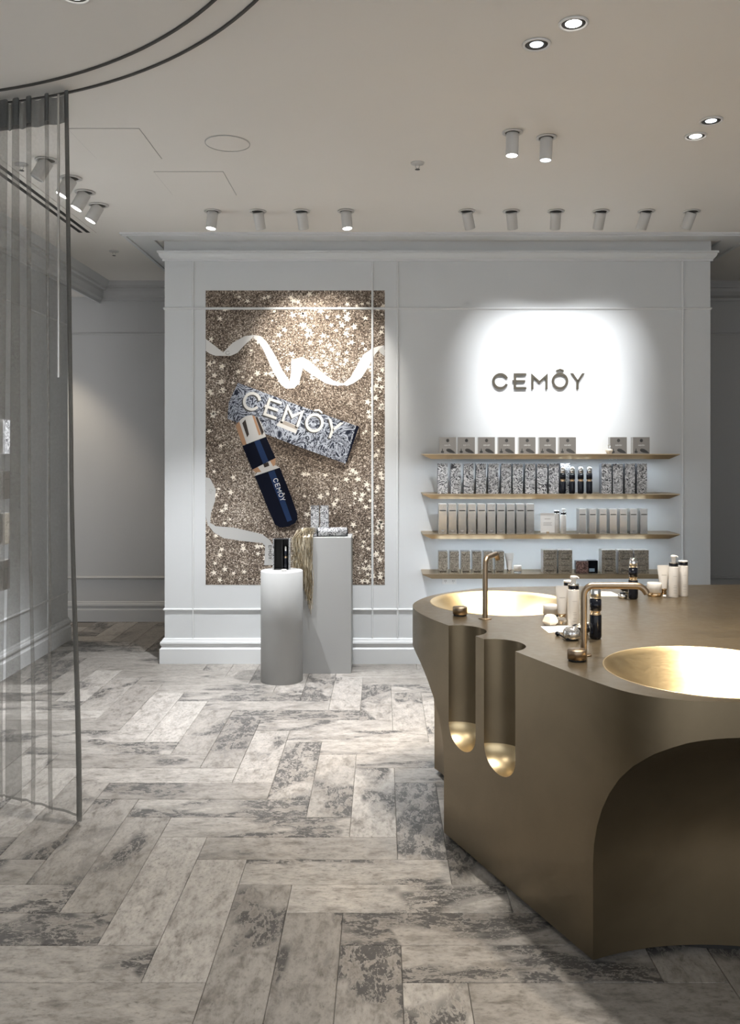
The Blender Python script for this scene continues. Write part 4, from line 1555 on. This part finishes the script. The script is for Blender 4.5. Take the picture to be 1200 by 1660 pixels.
YR = row_y(342)
LOGO = (1.22, YB, 2.02)
lx_ = [(345, (-1.35, 5.15, 0), 'lens', P_SIDE, 72), (418, (-0.55, YB, 2.15), 'lensoff', P_POSTER, 54), (489, (-0.36, YB, 2.2), 'lensoff', P_POSTER, 54), (561, (0.05, 5.15, 0), 'lens', P_SIDE, 72)]
for i, (u, aim, ln, pw, cone) in enumerate(lx_):
    x = (u - U0) / F * YR
    spotlight(x, YR, aim, ['first ceiling spotlight in the row before the poster, lit and tilted right', 'second ceiling spotlight in the row before the poster, aimed at it', 'third ceiling spotlight in the row before the poster, leaning right',
                           'fourth ceiling spotlight in the row before the poster, lit and hanging straight'][i], 'spotlights before the poster', lens=ln, power=pw, cone=cone, col=COOL if ln == 'lens' else NEUT)
aims = [1.0, 1.08, 1.15, 1.25, 1.33, 1.42]
for i, u in enumerate((757, 829, 901.5, 974.5, 1048, 1122)):
    x = (u - U0) / F * YR
    spotlight(x, YR, (aims[i], YB, 1.98), ORD[i] + ' ceiling spotlight from the left in the row before the lettering', 'spotlights before the lettering', lens='lensoff', power=P_LOGO, cone=60, blend=0.85, col=COOL)
for i, (u, v) in enumerate(((160, 332), (138, 311), (115, 288), (76, 259))):
    x, y = ceil_pt(u, v)
    spotlight(x, y, (XL, y - 0.25, 1.55), ['nearest the partition wall', 'second', 'third', 'behind the curtain top, farthest from the partition wall'][i] + (' in the left side row of ceiling spotlights' if i in (1, 2) else ': spotlight of the left side row'),
              'spotlights along the left wall', R=0.036, L=0.105, lens='lens' if i < 3 else 'lensoff', power=(P_SIDE * 0.62), cone=55, col=COOL)
for i, (u, v) in enumerate(((831, 214), (886, 222))):
    x, y = ceil_pt(u, v)
    spotlight(x, y, (0.50, 3.95, TOPZ), ['left of the two straight cylindrical spotlights above the far basin', 'right of the two straight cylindrical spotlights above the far basin'][i], 'cylindrical spotlights above the island', R=0.030, L=0.105,
              lens='lens' if i == 0 else 'lenscool', power=P_ISLAND * 0.28, cone=42, col=WARM, tilt_max=3)


def downlight(x, y, label, lens, power, cone, col, aim=None, group='recessed downlights above the island', zc=CEIL):
    t = thing('recessed_downlight', label, 'downlight', (x, y, zc - 0.0005), group)
    obj('trim_ring', MB().lathe([(0.042, -0.001), (0.053, -0.001), (0.053, -0.005), (0.051, -0.007), (0.045, -0.007), (0.042, -0.003)], 44, cap=False), M['white'], t)
    obj('baffle', MB().lathe([(0.026, -0.001), (0.044, -0.001), (0.044, -0.0025), (0.026, -0.0025)], 36, cap=False), M['darkprint'], t)
    obj('lens', MB().lathe([(0, -0.001), (0.030 if lens == 'lens' else 0.025, -0.001), (0.028 if lens == 'lens' else 0.024, -0.0035), (0, -0.0045)], 36, cap=False), M[lens], t)
    if power:
        add_spot('downlight_beam', (x, y, zc - 0.03), aim or (x, y, 0), power, cone, 0.6, col, radius=0.035)
    return t


DL = [(930, 37, 'bright recessed downlight, the nearer of the front pair', 'lens', P_FLOOR, 95, NEUT, None), (870, 71, 'bluish recessed downlight, the farther of the front pair', 'lenscool', P_FLOOR, 95, NEUT, None),
      (1128, 220, 'bright recessed downlight, left of the pair near the right edge', 'lens', P_ISLAND * 0.6, 80, WARM, None), (1153, 195, 'bluish recessed downlight, right of the pair near the right edge', 'lenscool', P_ISLAND * 0.6, 80, WARM, None)]
for (u, v, lab, ln, pw, cone, col, aim) in DL:
    x, y = ceil_pt(u, v)
    downlight(x, y, lab, ln, pw, cone, col, aim)
# the same ceiling carries on above and behind the camera
downlight(1.22, 2.62, 'recessed downlight above the nearest basin', 'lens', P_ISLAND * 0.62, 50, WARM, (1.12, 2.68, TOPZ))
downlight(-1.02, 2.86, 'recessed downlight inside the ring of the curtain tracks', 'lens', P_FLOOR * 0.25, 80, NEUT, None, 'recessed downlights inside the curtain ring')
# side passage behind the left wall
downlight(-3.0, 7.22, 'recessed downlight in the passage at the far left', 'lens', 42, 74, WARM, (-2.75, 7.3, 0.0), 'recessed downlights in the passage', 2.90)

# sprinklers, speaker, access panels, slot diffuser
def sprinkler(u, v, label, dark=False):
    x, y = ceil_pt(u, v)
    t = thing('ceiling_sprinkler', label, 'sprinkler', (x, y, CEIL))
    obj('rosette', MB().lathe([(0, -0.0005), (0.036, -0.0005), (0.034, -0.006), (0.012, -0.009), (0, -0.009)], 28, cap=False), M['fixture'], t)
    obj('frame', MB().tube([(-0.010, 0, -0.009), (-0.010, 0, -0.022), (0, 0, -0.034)], 0.0022, 8).tube([(0.010, 0, -0.009), (0.010, 0, -0.022), (0, 0, -0.034)], 0.0022, 8), M['chrome'], t)
    obj('deflector', MB().lathe([(0, -0.034), (0.013, -0.034), (0.013, -0.036), (0, -0.036)], 16, cap=False), M['track'], t)


sprinkler(677, 264, 'fire sprinkler alone in the middle of the ceiling')
sprinkler(185, 407, 'fire sprinkler on the ceiling left of the partition wall')
sprinkler(35, 266, 'fire sprinkler on the ceiling behind the sheer curtain')
x, y = ceil_pt(369, 232)
t = thing('ceiling_speaker', 'round flush white speaker grille on the ceiling', 'speaker', (x, y, CEIL))
obj('grille', MB().lathe([(0, -0.0005), (0.106, -0.0005), (0.106, -0.003), (0.103, -0.004), (0, -0.004)], 56, cap=False), M['ceil'], t)
obj('rim', MB().lathe([(0.1065, -0.0005), (0.109, -0.0005), (0.109, -0.005), (0.1065, -0.005)], 56, cap=False), M['fixture'], t)


def panel(u0, v0, u1, v1, label):
    xa, ya = ceil_pt(u0, v0)
    xb, yb = ceil_pt(u1, v1)
    x0, x1, y0, y1 = min(xa, xb), max(xa, xb), min(ya, yb), max(ya, yb)
    t = thing('access_panel', label, 'panel', ((x0 + x1) / 2, (y0 + y1) / 2, CEIL))
    hx, hy = (x1 - x0) / 2, (y1 - y0) / 2
    obj('flap', MB().box(-hx, hx, -hy, hy, -0.003, -0.0004), M['ceil'], t)
    g = 0.0025
    obj('joint', MB().box(-hx - g, -hx, -hy - g, hy + g, -0.0012, -0.0004).box(hx, hx + g, -hy - g, hy + g, -0.0012, -0.0004).box(-hx, hx, -hy - g, -hy, -0.0012, -0.0004).box(-hx, hx, hy, hy + g, -0.0012, -0.0004), M['greyprint'], t)


panel(110, 208, 262, 257, 'flush square access panel on the ceiling nearest the curtain')
panel(250, 278, 383, 316, 'flush square access panel on the ceiling between speaker and spotlights')
xa, ya = ceil_pt(150, 376)
t = thing('slot_diffuser', 'long air diffuser with two dark slots on the left of the ceiling', 'diffuser', (-2.045, 5.1, CEIL))
obj('frame', MB().box(-0.075, 0.075, -0.95, ya - 5.1 + 0.02, -0.004, -0.0004), M['ceil'], t)
for s in (-1, 1):
    obj('slot', MB().box(s * 0.026 - 0.013, s * 0.026 + 0.013, -0.93, ya - 5.1, -0.0052, -0.004), M['dark'], t)

for o in bpy.data.objects:
    if o.name.split('.')[0] in ('print_lines', 'small_print', 'sockets', 'lettering', 'picture', 'joint', 'ribbon_lettering'):
        o['kind'] = 'stuff'
